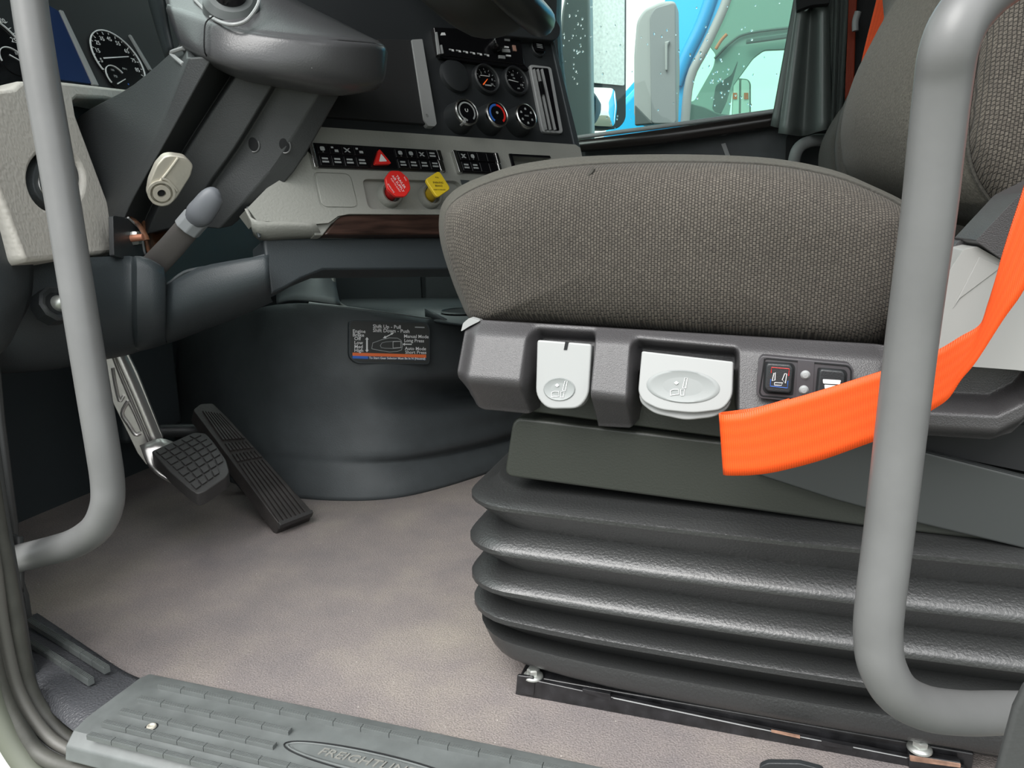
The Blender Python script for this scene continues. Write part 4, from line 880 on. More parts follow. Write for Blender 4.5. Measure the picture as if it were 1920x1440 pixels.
# raised left shoulder and the tray behind
s1 = [onwall(4, 520, 572, .085), onwall(4, 545, 566, .09), onwall(5, 590, 568, .088), onwall(6, 638, 576, .085)]
def back(p, d, z): return V((p.x - .30 * d, p.y + .45 * d, z))
s2 = [pd(520, 545, 1.47), pd(566, 530, 1.47), pd(600, 520, 1.48), pd(627, 530, 1.50)]
s3 = [pd(530, 500, 1.50), pd(575, 498, 1.50), pd(605, 500, 1.51), pd(622, 500, 1.52)]
obj('tray_shoulder', net('shoulder', [s3, s2, s1], m_dash2, 4, 4, 60), None, ec, solid=.004)
obj('tray_corner', tube('tc', [pd(624, 505, 1.50), pd(627, 545, 1.485), pd(634, 568, 1.46), pd(650, 579, 1.45)], .005, MAT('tray_corner_highlight', (.20, .205, .19), .3), n=10, sm=4), None, ec)  # corner painted lighter to stand for its gloss highlight
tf = [at(x_, y_, 'Z', ZT - .012) for x_, y_ in ((636, 578), (760, 594), (960, 618), (1090, 632))] + [at(x_, y_, 'Z', ZT - .012) for x_, y_ in ((1060, 560), (860, 558), (640, 560))]
obj('tray_floor', mesh('tray_floor', tf, [tuple(range(len(tf)))], m_dash), None, ec, solid=.004)
bw0, bw1 = at(640, 560, 'Z', ZT - .012), at(880, 557, 'Z', ZT - .012)
TB = pl3(bw0, bw1, bw0 + V((0, 0, 1)))
slab('tray_back', [(600, 488), (788, 488), (792, 566), (640, 572), (628, 560), (620, 520)], TB, m_dash, th=.01, off=0, parent=ec, bev=.003)
slab('tray_back', [(795, 490), (1050, 490), (1050, 566), (799, 566)], TB, m_dash2, th=.01, off=-.008, parent=ec, bev=.003)
cpz = at(868, 584, 'Z', ZT - .009)
obj('cup_hole', lathe('cup', [(.040, .0), (.042, .003), (.045, 0), (.040, 0), (.038, -.0)], m_dash2, 32), T(*cpz), ec)
obj('cup_well', lathe('cw', [(0, .0005), (.040, .0005), (.040, 0)], m_void, 32), T(*cpz), ec)
fa = at(800, 588, 'Z', ZT - .01)
obj('tray_fin', net('fin', [[at(800, 596, 'Z', ZT - .01), at(838, 600, 'Z', ZT - .01)], [at(800, 596, 'Z', ZT - .01) + V((0, 0, .018)), at(838, 600, 'Z', ZT - .01) + V((0, 0, .002))]], m_dash2, 2, 2), None, ec, solid=.004)
# instruction placard
A_, B_, C_ = onsw(660, 674), onsw(800, 676), onsw(660, 608)
IP = pl3(A_, B_, C_)
IPo = .0022 + max((onsw(x_, y_) - IP.o).dot(IP.n) for x_ in range(656, 808, 5) for y_ in range(600, 684, 6))
plq = [(657, 602), (797, 606), (804, 617), (804, 681), (670, 678), (657, 666)]
slab('placard_rim', rnd([(654, 599), (800, 603), (807, 614), (807, 684), (668, 682), (654, 670)], 9), IP, m_dash, th=.012, off=IPo - .001, parent=ec, bev=.0015)
pc = slab('placard', rnd(plq, 8), IP, MAT('placard_charcoal', (.030, .032, .030), .5), th=.012, off=IPo, parent=ec, label='printed gear selector instructions')
def ptxt(s, x_, y_, sz, ax='LEFT', mat=m_white):
    text('lettering', s, sz, mat, IP.mat(*IP.uv(x_, y_, IPo), IPo + .0004), pc, ext=.0001, ax=ax, sx=1.02, bold=.0001)
for s, x_, y_ in (('Shift Up - Pull', 699, 612), ('Shift Down - Push', 699, 619.5)): ptxt(s, x_, y_, .0088)
for s, x_, y_ in (('Engine', 661, 621), ('Brake', 661, 628), ('Off', 664, 635), ('Low', 664, 642.5), ('Med', 664, 650), ('High', 664, 657)): ptxt(s, x_, y_, .0084)
for s, x_, y_ in (('Manual Mode', 757, 630.5), ('Long Press', 757.5, 638.5), ('Auto Mode', 759, 653.5), ('Short Press', 759.5, 660.5)): ptxt(s, x_, y_, .0082)
def pslab(nm, q, mat, off=.0003): slab(nm, q, IP, mat, th=.0002, off=IPo + off, parent=pc)
pslab('orange_band', [(661, 661), (799, 665), (799, 671), (661, 667)], m_orange); pslab('blue_band', [(661, 667), (690, 668), (690, 673), (661, 672)], m_blue)
pslab('blue_strip', [(690, 668), (799, 671), (799, 675.5), (690, 673)], MAT('dull_blue', (.03, .07, .14), .6))
ptxt('To Start Gear Selector Must Be In N (Neutral)', 692, 671.2, .0052)
pslab('part_number', [(778, 612.5), (796, 613), (796, 615), (778, 614.5)], m_greyprint)
pslab('arrow', [(688, 632), (691.4, 636.5), (689.6, 636.5), (689.6, 656), (691.4, 656), (688, 660.5), (684.8, 656), (686.6, 656), (686.6, 636.5), (684.8, 636.5)], m_white)
pslab('arrow', [(718, 634), (722, 629.5), (723, 631), (733, 626), (732.4, 624), (739, 623.5), (735, 628), (734, 627.4), (724, 632.6), (724.5, 634.4)], m_white)
pslab('arrow', [(755, 645.4), (759, 642.4), (759, 644.4), (772, 644.6), (772, 646.6), (759, 646.4), (759, 648.4)], m_white)
def outl(pts, w=.0005, mat=m_greyprint):
    obj('selector_outline', tube('so', [IP.px(*p, IPo + .0003) for p in pts + [pts[0]]], w, mat, n=6), None, pc)
outl([(697, 654), (699, 643), (716, 637), (730, 633.5), (745, 634), (752, 638), (755, 647), (753, 656), (745, 659), (730, 660), (712, 657)], .0006)
outl([(713, 648), (716, 643), (724, 641), (737, 640), (752, 639.5), (753, 652), (738, 653.5), (722, 653), (715, 652)], .0005)
outl([(737, 640.5), (751, 640), (751.5, 651.5), (737, 652.5)], .0005, m_white)

# ================================================================== DRIVER SEAT
def s_(a, b, x): t = min(max((x - a) / (b - a), 0), 1); return t * t * (3 - 2 * t)
def lin(x, *kv):
    for (x0, y0), (x1, y1) in zip(kv, kv[1:]):
        if x <= x1: return y0 + (y1 - y0) * max(x - x0, 0) / (x1 - x0)
    return kv[-1][1]
st = thing('driver_seat', (0.05, .90, 0), 'air-sprung driver seat in worn brown-grey cloth on black pleated bellows', 'seat')
# cushion
O_ = [(885, 601), (862, 562), (842, 510), (826, 455), (823, 410), (832, 378), (858, 352), (905, 330), (975, 308), (1070, 295), (1180, 290), (1320, 290), (1450, 297), (1560, 318), (1640, 350), (1700, 380), (1735, 410), (1745, 480), (1738, 560), (1712, 620), (1660, 654), (1560, 650), (1400, 637), (1200, 620), (1030, 609), (935, 605)]
S_ = [(893, 599), (874, 560), (853, 508), (838, 455), (836, 414), (845, 388), (870, 366), (913, 345), (980, 325), (1075, 312), (1180, 306), (1320, 305), (1450, 311), (1560, 331), (1640, 361), (1692, 389), (1722, 418), (1732, 482), (1725, 558), (1702, 612), (1655, 645), (1560, 645), (1400, 633), (1200, 617), (1030, 606), (938, 602)]
Sw = [at(a, b, 'Y', .705) for a, b in S_]; Ow = [at(a, b, 'Y', .775) for a, b in O_]
Sw = cat_closed(Sw, 4); Ow = cat_closed(Ow, 4)
def scl(ring, f, y, c=None):
    c = c or sum(ring, V()) / len(ring); return [V((c.x + (p.x - c.x) * f, y, c.z + (p.z - c.z) * f)) for p in ring]
obj('cushion_side', loft('cushion_side', [scl(Sw, f, y) for f, y in ((.02, .640), (.3, .6405), (.55, .644), (.7, .649), (.8, .655), (.88, .664), (.94, .676), (.98, .690), (1, .705))], m_weave, sharp=80), None, st, label='coarse woven brown-grey side cloth')
cr = sum(Ow, V()) / len(Ow)
obj('seat_cushion', loft('seat_cushion', [Sw] + [[a.lerp(b, f) + V((0, 0, 0)) for a, b in zip(Sw, Ow)] for f in (.35, .7)] + [Ow, scl(Ow, 1, .85), scl(Ow, .99, 1.0), scl(Ow, .97, 1.08), scl(Ow, .9, 1.14), scl(Ow, .6, 1.17)], m_plush, sharp=80), None, st, label='plush grey top of the cushion')
obj('piping', tube('piping', [p + V((0, -.001, 0)) for p in Sw + [Sw[0]]], .0016, m_plushd, n=6, caps=False), None, st)
# little tuft and fluff on the cloth
obj('cloth_snag', tube('snag', [at(1112, 318, 'Y', .667), at(1108, 325, 'Y', .662), at(1100, 332, 'Y', .660)], [.002, .0014, .0005], m_plushd, n=6), None, st)
# backrest
Sb = [(1905, -300), (1872, -60), (1842, 60), (1826, 150), (1816, 230), (1819, 295), (1840, 350), (1885, 400), (1960, 430), (2300, 430), (2400, -300)]
Ob = [(1745, -300), (1708, -60), (1676, 10), (1634, 95), (1606, 190), (1604, 260), (1622, 325), (1690, 385), (1780, 410), (2100, 410), (2200, -300)]
Sbw = [at(a, b, 'Y', .70) for a, b in Sb]; Obw = [at(a, b, 'Y', .95) for a, b in Ob]
def dens(r): return cat_closed(r, 4)
Sd, Od = dens(Sbw), dens(Obw)
Md = [a.lerp(b, .42) + V((-.012, 0, 0)) for a, b in zip(Sd, Od)]
obj('backrest_side', loft('backrest_side', [scl(Sd, f, y) for f, y in ((.02, .672), (.6, .675), (.85, .682), (.96, .69), (1, .702))], m_weave, sharp=80), None, st, label='coarse woven backrest side')
obj('backrest', loft('backrest', [Sd, Md, Od, scl(Od, 1, 1.05), scl(Od, .97, 1.12), scl(Od, .8, 1.16)], m_plush, sharp=80), None, st)
obj('backrest_piping', tube('bp', [p + V((-.001, -.001, 0)) for p in Sd[:36]], .0018, m_plushd, n=6), None, st)
lw = [[pd(1800, 330, .66), pd(1812, 380, .655), pd(1835, 430, .65)], [pd(1828, 322, .64), pd(1840, 370, .635), pd(1862, 420, .63)], [pd(1842, 320, .66), pd(1850, 360, .655), pd(1880, 410, .65)]]
obj('lower_bolster', net('lower_bolster', lw, m_plush, 4, 3), None, st, solid=.01)
# side panel: one moulded part with two lever pockets, as relief over the plane Y = .64
Y0 = .642; PS = PY(Y0)
def Ttop(x): return 604 + (x - 870) * .062
def Tbrk(x): return lin(x, (860, 699), (980, 707), (1135, 729), (1400, 764), (1700, 765), (2100, 765))
def Tbot(x): return lin(x, (860, 733), (868, 750), (885, 764), (905, 771), (985, 779), (1000, 776), (1108, 797), (1120, 803), (1178, 806), (1190, 800), (1376, 790), (1400, 806), (1740, 810), (1850, 818), (1890, 806), (1930, 770), (2100, 740))
def notch(x, y):
    a = s_(1003 - 14, 1006, x) * (1 - s_(1107, 1120, x)) * s_(620, 640, y - (x - 1055) * .06)
    b = s_(1190 - 8, 1198, x) * (1 - s_(1376, 1388, x)) * s_(644, 664, y - (x - 1285) * .09)
    return max(a, b)
def hgt(x, y): return sum(hgt0(x, y + d) for d in (-9, -5, 0, 5, 9)) / 5 - .016 * s_(900, 864, x)
def hgt0(x, y):
    t0, tb, t1 = Ttop(x), Tbrk(x), Tbot(x)
    h = -.014 + .018 * s_(t0 - 4, t0 + 16, y) + .024 * min(max((y - t0 - 8) / (tb - t0 - 8), 0), 1)
    h -= .036 * min((y - tb) / max(t1 - tb, 8), 1) if y > tb else 0
    if x > 1640:
        w_ = s_(1640, 1700, x); yy = y - lin(x, (1700, 745), (1850, 752), (1895, 730), (1930, 690))
        h = h * (1 - w_) + w_ * (.004 + .024 * s_(-8, 6, yy) - .02 * s_(40, 66, yy))
    return h - .034 * notch(x, y)
def relief(name, pl, x0, x1, top, bot, nx, nz, h, inside, mat):
    idx = {}; vs = []; fs = []
    def vert(i, j):
        if (i, j) not in idx:
            x = x0 + (x1 - x0) * i / nx; y = top(x) + (bot(x) - top(x)) * j / nz; u, v = pl.uv(x, y)
            idx[i, j] = len(vs); vs.append(pl.w(u, v, h(x, y)))
        return idx[i, j]
    for i in range(nx):
        for j in range(nz):
            x = x0 + (x1 - x0) * (i + .5) / nx; y = top(x) + (bot(x) - top(x)) * (j + .5) / nz
            if inside(x, y): fs.append((vert(i, j), vert(i + 1, j), vert(i + 1, j + 1), vert(i, j + 1)))
    return mesh(name, vs, fs, mat, 75)
def ins(x, y): return not (notch(x, y) > .97 and y > 700)
def Ptop(x): return Ttop(x) - 3 + 16 * (1 - s_(864, 880, x))
obj('side_panel', relief('side_panel', PS, 865, 2100, Ptop, Tbot, 560, 90, hgt, ins, m_seatpl), None, st, solid=.004, label='black grained side panel with lever pockets')
slab('panel_backing', [(975, 640), (1420, 670), (1420, 830), (1350, 821), (1012, 775), (985, 772)], PY(.668), m_olive, th=.02, parent=st, bev=.002)
slab('panel_backing', [(1380, 760), (1700, 790), (2000, 800), (2000, 900), (1735, 846), (1600, 850), (1380, 826)], PY(.672), m_matte, th=.02, parent=st)
slab('corner_tab', rnd([(864, 622), (868, 606), (880, 596), (900, 602), (880, 612)], 3), PY(.65), m_lever, th=.01, parent=st, bev=.001, label='pale grey corner tab')
# levers
def lever(pl_, poly, dim, ic, lab, slot=None):
    o = slab('seat_lever', rnd(poly[0], poly[1]), pl_, m_lever, th=.014, off=0, parent=st, bev=.004, seg=4, label=lab)
    e = [pl_.uv(*p) for p in dim]; cx = sum(a for a, b in e) / len(e); cy = sum(b for a, b in e) / len(e)
    rr_ = [[V(((a - cx) * s, (b - cy) * s, h)) for a, b in e] for s, h in ((1, .0003), (.94, .0011), (.86, .0007), (.4, .0001), (.02, 0))]
    obj('dimple', loft('dimple', rr_, m_leverd, sharp=60), pl_.mat(cx, cy, 0), o)
    M = pl_.mat(*pl_.uv(*ic), .0009); S = ic_s
    for pts in ([(-.0065, -.006), (-.0065, -.002), (-.004, -.001), (.000, -.001), (.0005, -.005), (-.0065, -.006)], [(.002, -.006), (.002, -.001), (.005, -.001), (.0045, -.006), (.002, -.006)], [(.0035, .000), (.0055, .0085), (.0075, .0085), (.0062, .0), (.0035, .000)]):
        obj('seat_symbol', tube('ss', [V((a * S, b * S, 0)) for a, b in pts], .00028, m_white, n=5), M, o)
    obj('seat_symbol', prism('ss', [(-.0015 * S, .003 * S), (.0005 * S, .0045 * S), (-.0015 * S, .006 * S), (-.0035 * S, .0045 * S)], 0, .0004, m_white), M, o)
    return o
ic_s = 1.0
L1 = pl3(at(1003, 760, 'Y', .622), at(1108, 764, 'Y', .622), at(1003, 640, 'Y', .634))
l1 = lever(L1, ([(1007, 637), (1109, 645), (1104, 742), (1085, 766), (1025, 767), (1004, 742)], [5, 5, 22, 24, 24, 22]), ell(1049, 730, 30, 22, 24), (1048, 732), 'small light grey lever with a slot at the top')
slab('lever_slot', [(1060, 640), (1066, 641), (1063, 656), (1057, 656)], L1, m_void, th=.006, off=.0006, parent=l1)
L2 = pl3(at(1196, 770, 'Y', .620), at(1375, 770, 'Y', .618), at(1196, 660, 'Y', .634))
l2 = lever(L2, ([(1203, 658), (1375, 678), (1373, 745), (1355, 768), (1300, 775), (1235, 768), (1205, 752), (1196, 735)], [4, 4, 14, 20, 20, 20, 14, 10]), ell(1281, 725, 69, 31, 36, rot=4), (1272, 728), 'wide light grey lever with an oval dimple')
slab('lever_lip', rnd([(1197, 735), (1372, 745), (1366, 765), (1340, 782), (1285, 788), (1225, 775), (1200, 755)], 14), L2, m_lever, th=.010, off=-.006, parent=l2, bev=.003)
# heated-seat switches
BP = pl3(at(1420, 748, 'Y', .6135), at(1600, 760, 'Y', .6135), at(1420, 660, 'Y', .6145))
m_bez = MAT('bezel_plastic', (.06, .057, .062), .4)
bz = slab('switch_bezel', rnd([(1429, 667), (1592, 682), (1601, 692), (1597, 764), (1424, 747), (1418, 738), (1422, 676)], 5), BP, m_bez, th=.012, off=.0015, parent=st, bev=.0008)
obj('bezel_groove', tube('bg', [BP.px(*p, .0016) for p in rnd([(1434, 672), (1590, 686), (1596, 694), (1594, 757), (1428, 742), (1424, 736)], 5) + [(1434, 672)]], .0006, m_void, n=6), None, bz)
for q in ([(1437, 681), (1482, 684), (1487, 691), (1483, 738), (1440, 735), (1434, 728)], [(1537, 692), (1580, 696), (1585, 703), (1581, 750), (1538, 746), (1532, 738)]):
    w_ = slab('rocker_well', rnd([(x + (4 if x > (q[0][0] + 20) else -4), y + (3 if y > 712 else -3)) for x, y in q], 4), BP, m_void, th=.002, off=.0019, parent=bz)
    r_ = slab('rocker_switch', rnd(q, 7), BP, m_black, th=.010, off=.0065, parent=bz, bev=.002, seg=3)
    cx, cy = sum(p[0] for p in q) / 6, sum(p[1] for p in q) / 6; M = BP.mat(*BP.uv(cx, cy, .0065), .0067)
    if cx < 1500:
        for pts, mt in (([(-.006, .004), (-.006, .0085), (.007, .0080), (.007, .0025)], m_red), ([(-.006, -.001), (-.006, -.0065), (.0068, -.0072), (.0068, -.0015)], m_blue), ([(-.003, .0045), (-.0028, -.0015), (-.0048, -.0022), (-.004, .004)], m_white), ([(.004, .004), (.0025, -.001), (.005, -.0035), (.0055, .004), (.004, .004)], m_white), ([(-.003, -.0035), (.003, -.0035), (.0022, -.0055), (-.003, -.0055), (-.003, -.0035)], m_white)):
            obj('switch_symbol', tube('ss', [V((a, b, 0)) for a, b in pts], .0003, mt, n=5), M, r_)
    else:
        for a, b in ((.0038, .0005), (-.0004, -.0036)): obj('switch_symbol', prism('ss', rnd([(-.006 if a > 0 else -.0045, b), (.006 if a > 0 else .0045, b), (.0065 if a > 0 else .005, a), (-.0065 if a > 0 else -.005, a)], .0008), 0, .0003, m_white), M, r_)
slab('bezel_middle', [(1496, 676), (1527, 679), (1523, 752), (1492, 748)], BP, m_bez, th=.002, off=.0022, parent=bz)
for p in ((1510, 703), (1507, 731)): obj('indicator_lamp', lathe('led', [(0, .0022), (.0022, .0019), (.0033, .0008), (.0038, 0)], m_satin, 16), BP.mat(*BP.uv(*p, .002), .002), bz)
# suspension box, ribbed shield, light shell, hinge cover
slab('suspension_box', rnd([(962, 782), (1400, 834), (2050, 912), (2050, 1045), (1920, 1022), (1610, 986), (1400, 955), (945, 893)], [20, 0, 0, 0, 0, 0, 0, 16]), PY(.664), m_olive, th=.42, parent=st, bev=.010, seg=4)
m_ribbed = MAT('ribbed_plastic', (.038, .042, .042), .5)
_nt = m_ribbed.node_tree; _w = _nt.nodes.new('ShaderNodeTexWave'); _w.bands_direction = 'Z'; _w.inputs['Scale'].default_value = 150; _b = _nt.nodes.new('ShaderNodeBump'); _b.inputs['Distance'].default_value = .0006; _b.inputs['Strength'].default_value = .7
_t = _nt.nodes.new('ShaderNodeTexCoord'); _nt.links.new(_t.outputs['Object'], _w.inputs[0]); _nt.links.new(_w.outputs['Fac'], _b.inputs['Height']); _nt.links.new(_b.outputs[0], _nt.nodes['Principled BSDF'].inputs['Normal'])
sh = slab('ribbed_shield', [(1415, 890), (1500, 850), (1640, 826), (1729, 846), (1960, 905), (1960, 1040), (1900, 1025), (1715, 981), (1622, 954), (1560, 937)], PY(.656), m_ribbed, th=.012, parent=st, bev=.003, label='finely ribbed lower shield')
slab('side_shell', rnd([(1806, 468), (1832, 462), (1876, 487), (2000, 530), (2000, 705), (1905, 694), (1825, 688), (1740, 672), (1690, 700), (1690, 600), (1756, 545)], [4, 3, 3, 0, 0, 4, 4, 4, 4, 4, 10]), PY(.603), m_shell, th=.05, parent=st, bev=.008, seg=3, label='light grey plastic side shell')
slab('shell_crease', [(1836, 482), (1842, 484), (1880, 500), (1800, 560), (1786, 580)], PY(.6035), m_shell, th=.004, off=.0012, parent=st, bev=.001)
slab('hinge_cover', rnd([(1829, 452), (1914, 362), (2000, 320), (2000, 530), (1880, 487)], 4), PY(.597), m_seatpl, th=.06, parent=st, bev=.006, seg=3)
slab('rear_bracket', rnd([(1745, 500), (1800, 450), (1830, 452), (1790, 500), (1750, 560)], 5), PY(.64), m_seatpl, th=.03, parent=st, bev=.004)
# bellows
def ring(y, xl, z, r=.05, tiltl=0, xr=.46):
    yb = 1.12; pts = []
    for cx, cy, a0 in ((xl + r, y + r, 180), (xr - r, y + r, 270), (xr - r, yb - r, 0), (xl + r, yb - r, 90)):
        for i in range(7):
            a = rad(a0 + i * 15); pts.append((cx + r * cos(a), cy + r * sin(a)))
    out = []
    for a, b in zip(pts, pts[1:] + pts[:1]):
        n = 14 if abs(a[0] - b[0]) > .3 else (1 if abs(a[1] - b[1]) < .1 else 8)
        for k in range(n): f = k / n; out.append((a[0] + (b[0] - a[0]) * f, a[1] + (b[1] - a[1]) * f))
    res = []
    for x, yy in out:
        k = max(0, 1 - (x - xl) / .16); front = max(0, 1 - (yy - y) / .05)
        bul = sin(min(max((x - xl) / (.62), 0), 1) * pi) * .010 * front
        res.append(V((x, yy - bul, z + tiltl * k * k)))
    return res
def zz(px_, py_, y): return at(px_, py_, 'Y', y).z
yr_, yv = .644, .668
prof = []
XR = lambda p, y: at(*p, 'Y', y + .05).x
data = [(925, .700, (950, 885), 0), (945, .676, (938, 900), 0), (983, yr_, (890, 920), 0), (990, yr_, (890, 930), 0), (1021, yv, (940, 983), 0),
        (1071, yr_, (888, 1012), 0), (1079, yr_, (888, 1022), 0), (1104, yv, (944, 1066), 0), (1152, yr_, (891, 1088), .002), (1160, yr_, (891, 1098), .002), (1176, yv + .004, (944, 1126), .004),
        (1212, yr_ + .002, (896, 1148), .006), (1221, yr_ + .002, (896, 1158), .006), (1236, yv + .01, (940, 1180), .010), (1262, yr_ + .004, (910, 1196), .012), (1288, yr_ + .002, (920, 1215), .014), (1298, yr_ + .004, (926, 1222), .014), (1304, .69, (960, 1235), .014), (1306, .74, (990, 1240), .014)]
full = []
for k, (py_, y, lp_, tl) in enumerate(data):
    if k and y < data[k - 1][1] - .012:      # going out from a valley to a ridge: a swollen upper face
        p0 = data[k - 1]
        for f, g_ in ((.3, .36), (.6, .68), (.85, .91)):
            full.append((p0[0] + (py_ - p0[0]) * f, p0[1] + (y - p0[1]) * g_, tuple(p0[2][i] + (lp_[i] - p0[2][i]) * f for i in (0, 1)), p0[3] + (tl - p0[3]) * f, XR(p0[2], p0[1]) + (XR(lp_, y) - XR(p0[2], p0[1])) * g_))
    full.append((py_, y, lp_, tl, XR(lp_, y)))
rings = [ring(y, xl_, zz(1250, py_, y), .05, tl) for py_, y, lp_, tl, xl_ in full]
obj('bellows', loft('bellows', rings, m_bellow, sharp=40), None, st, label='black pleated vinyl bellows')
# base rail with its flanged bolts
m_chip = MAT('chipped_edge', (.34, .20, .14), .6, var=(70, .3, 1.4))
box('base_plate', (-.208, .655, .0), (.205, 1.10, .0185), m_rail, st, bev=.002)
slab('front_flange', [(972, 1269), (1147, 1307), (1446, 1370), (1815, 1442), (1811, 1476), (1501, 1411), (1147, 1340), (965, 1304)], PY(.647), m_rail, th=.006, parent=st, bev=.0015)
obj('flange_edge', tube('fe', [at(1150, 1309, 'Y', .6465), at(1400, 1362, 'Y', .6465), at(1700, 1421, 'Y', .6465)], .0004, m_satin, n=6), None, st, label='thin bright edge of the rail')  # pale satin line along the top of the flange
slab('rail_clip', rnd([(969, 1266), (1000, 1270), (1003, 1280), (1001, 1305), (973, 1302), (967, 1296)], 4), PY(.6465), m_rail, th=.004, off=.001, parent=st, bev=.0012)
slab('rail_clip', rnd([(1092, 1292), (1144, 1302), (1146, 1314), (1138, 1312), (1092, 1297)], 1), PY(.6465), m_rail, th=.004, off=.001, parent=st, bev=.001)
slab('rail_clip', rnd([(1540, 1388), (1552, 1391), (1600, 1401), (1598, 1406), (1546, 1398), (1541, 1396)], 1), PY(.6465), m_rail, th=.004, off=.001, parent=st, bev=.001)
slab('rail_end', [(1704, 1414), (1802, 1430), (1804, 1476), (1704, 1456)], PY(.645), m_rail, th=.008, parent=st, bev=.001)
slab('chipped_edge', [(1705, 1416), (1802, 1432), (1802, 1441), (1706, 1428)], PY(.6445), m_chip, th=.004, parent=st, bev=.001, label='chipped bare metal edge')
slab('chipped_edge', [(1446, 1370), (1500, 1381), (1500, 1385), (1446, 1373)], PY(.6465), m_chip, th=.002, off=.002, parent=st)
box('upper_rail', (-.205, .715, .0185), (.20, .76, .027), m_rail, st, bev=.002)
for p, z in (((1000, 1268), .0195), ((1724, 1404), .0195)):
    c = at(*p, 'Z', z); M = T(*c)
    bo = obj('flange_bolt', lathe('fb', [(0, .0045), (.0062, .0040), (.0085, .0030), (.0100, .0016), (.0103, 0)], m_bolt, 28), M, st, label='zinc flange bolt')
    obj('bolt_head', lathe('hx', [(0, .0092), (.0050, .0092), (.0066, .0082), (.0066, .003)], m_bolt, 6, 20), M @ Matrix.Rotation(rad(20), 4, 'Z'), bo)
c = at(1058, 1260, 'Z', .02); obj('inner_nut', lathe('in', [(0, .006), (.004, .006), (.006, .004), (.006, 0)], m_chip, 6), T(*c), st)

# ================================================================== BELTS
def ribbon(name, stns, mat, parent=None, sub=6):
    U = cat_open([at(*a, 'Y', y) for a, b, y in stns], sub); L_ = cat_open([at(*b, 'Y', y + (d[0] if d else 0)) for a, b, y, *d in stns], sub)
    n = len(U); m_ = 8; vs = []; fs = []; uvs = []; d = 0; D = []
    for i in range(n):
        if i: d += ((U[i] + L_[i]) / 2 - (U[i - 1] + L_[i - 1]) / 2).length
        D.append(d)
        for j in range(m_ + 1): vs.append(U[i].lerp(L_[i], j / m_)); uvs.append((d, .048 * j / m_))
    fs = [(i * (m_ + 1) + j, (i + 1) * (m_ + 1) + j, (i + 1) * (m_ + 1) + j + 1, i * (m_ + 1) + j + 1) for i in range(n - 1) for j in range(m_)]
    me = mesh(name, vs, fs, mat, 80); uv = me.uv_layers.new(name='uv')
    for lo in me.loops: uv.data[lo.index].uv = uvs[lo.vertex_index]
    return me
R3 = [((1480, 747), (1480, 876), .590), ((1420, 764), (1420, 886), .592), ((1380, 770), (1385, 890), .586), ((1356, 773), (1363, 891), .577), ((1351, 776), (1359, 890), .569), ((1362, 777), (1368, 891), .563), ((1400, 772), (1410, 890), .559),
      ((1450, 757), (1455, 884), .557), ((1520, 737), (1530, 865), .556), ((1600, 712), (1605, 839), .556), ((1680, 686), (1685, 808), .555), ((1755, 657), (1742, 772), .553), ((1800, 631), (1778, 748), .550), ((1841, 605), (1803, 712), .547), ((1858, 560), (1832, 676), .545), ((1875, 490), (1880, 600), .543), ((1893, 430), (1920, 541), .543), ((1920, 346), (1960, 450), .545), ((1955, 220), (2010, 300), .55), ((1990, 60), (2060, 130), .56)]
sb = obj('seat_belt', ribbon('seat_belt', R3, m_belt), None, None, solid=.0012)
tag(sb, 'bright orange driver seat belt webbing looped over the seat switches', 'seat belt')
pb = obj('seat_belt', ribbon('passenger_belt', [((1650, -40), (1690, -40), 1.80), ((1643, 0), (1677, 0), 1.80), ((1622, 85), (1648, 85), 1.80), ((1608, 150), (1618, 150), 1.80), ((1604, 180), (1612, 190), 1.80)], m_belt), None, None, solid=.002)
tag(pb, 'orange seat belt strap running up beside the passenger seat', 'seat belt')
pb2 = obj('seat_belt', ribbon('pillar_belt', [((1592, -30), (1608, -30), 2.2), ((1589, 60), (1604, 60), 2.2), ((1586, 130), (1602, 130), 2.2), ((1584, 190), (1600, 190), 2.2)], belt('shaded_webbing', (.25, .03, .008))), None, None, solid=.002)  # shade on this strap put into a duller orange
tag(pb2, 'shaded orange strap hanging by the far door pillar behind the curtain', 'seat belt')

# ================================================================== PASSENGER SIDE
ps = thing('passenger_seat', at(1700, 600, 'Y', 1.9), 'dark passenger seat backrest partly hidden behind the driver seat', 'seat')
Pb = [(1760, 60), (1690, 100), (1632, 140), (1600, 175), (1570, 222), (1553, 270), (1556, 345), (1570, 420), (1640, 480), (1900, 480), (1900, 60)]
Pw = cat_closed([at(a, b, 'Y', 1.72) for a, b in Pb], 4)
obj('backrest', loft('pbackrest', [scl(Pw, f, y) for f, y in ((.6, 1.62), (.9, 1.64), (.98, 1.67), (1, 1.72), (1, 1.95), (.95, 2.05))], m_plushd, sharp=80), None, ps)
bo_ = [[pd(1618, 170, 1.3), pd(1598, 215, 1.3), pd(1588, 265, 1.3), pd(1590, 310, 1.3), pd(1600, 345, 1.3)], [pd(1640, 170, 1.22), pd(1610, 215, 1.2), pd(1600, 265, 1.2), pd(1602, 310, 1.2), pd(1612, 345, 1.2)], [pd(1660, 170, 1.26), pd(1630, 215, 1.25), pd(1612, 265, 1.25), pd(1614, 310, 1.25), pd(1624, 345, 1.25)]]
obj('far_armrest', net('far_armrest', bo_, m_plushd, 4, 4), None, st, solid=.02, label='folded armrest on the far side')
slab('pillar_cover', [(1590, -80), (1720, -80), (1700, 400), (1560, 400), (1590, 200)], PY(2.24), m_matte, th=.05, bev=.01); pc_ = bpy.data.objects['pillar_cover']; pc_.name = 'trim_1'; pc_['kind'] = 'structure'
mh = obj('pillar_hook', tube('hook', [at(1609, 22, 'Y', 2.16), at(1604, 40, 'Y', 2.16), at(1604, 58, 'Y', 2.16)], .008, m_lever, n=10, sm=3)); tag(mh, 'slim pale grey strap guide on the far pillar', 'strap guide')
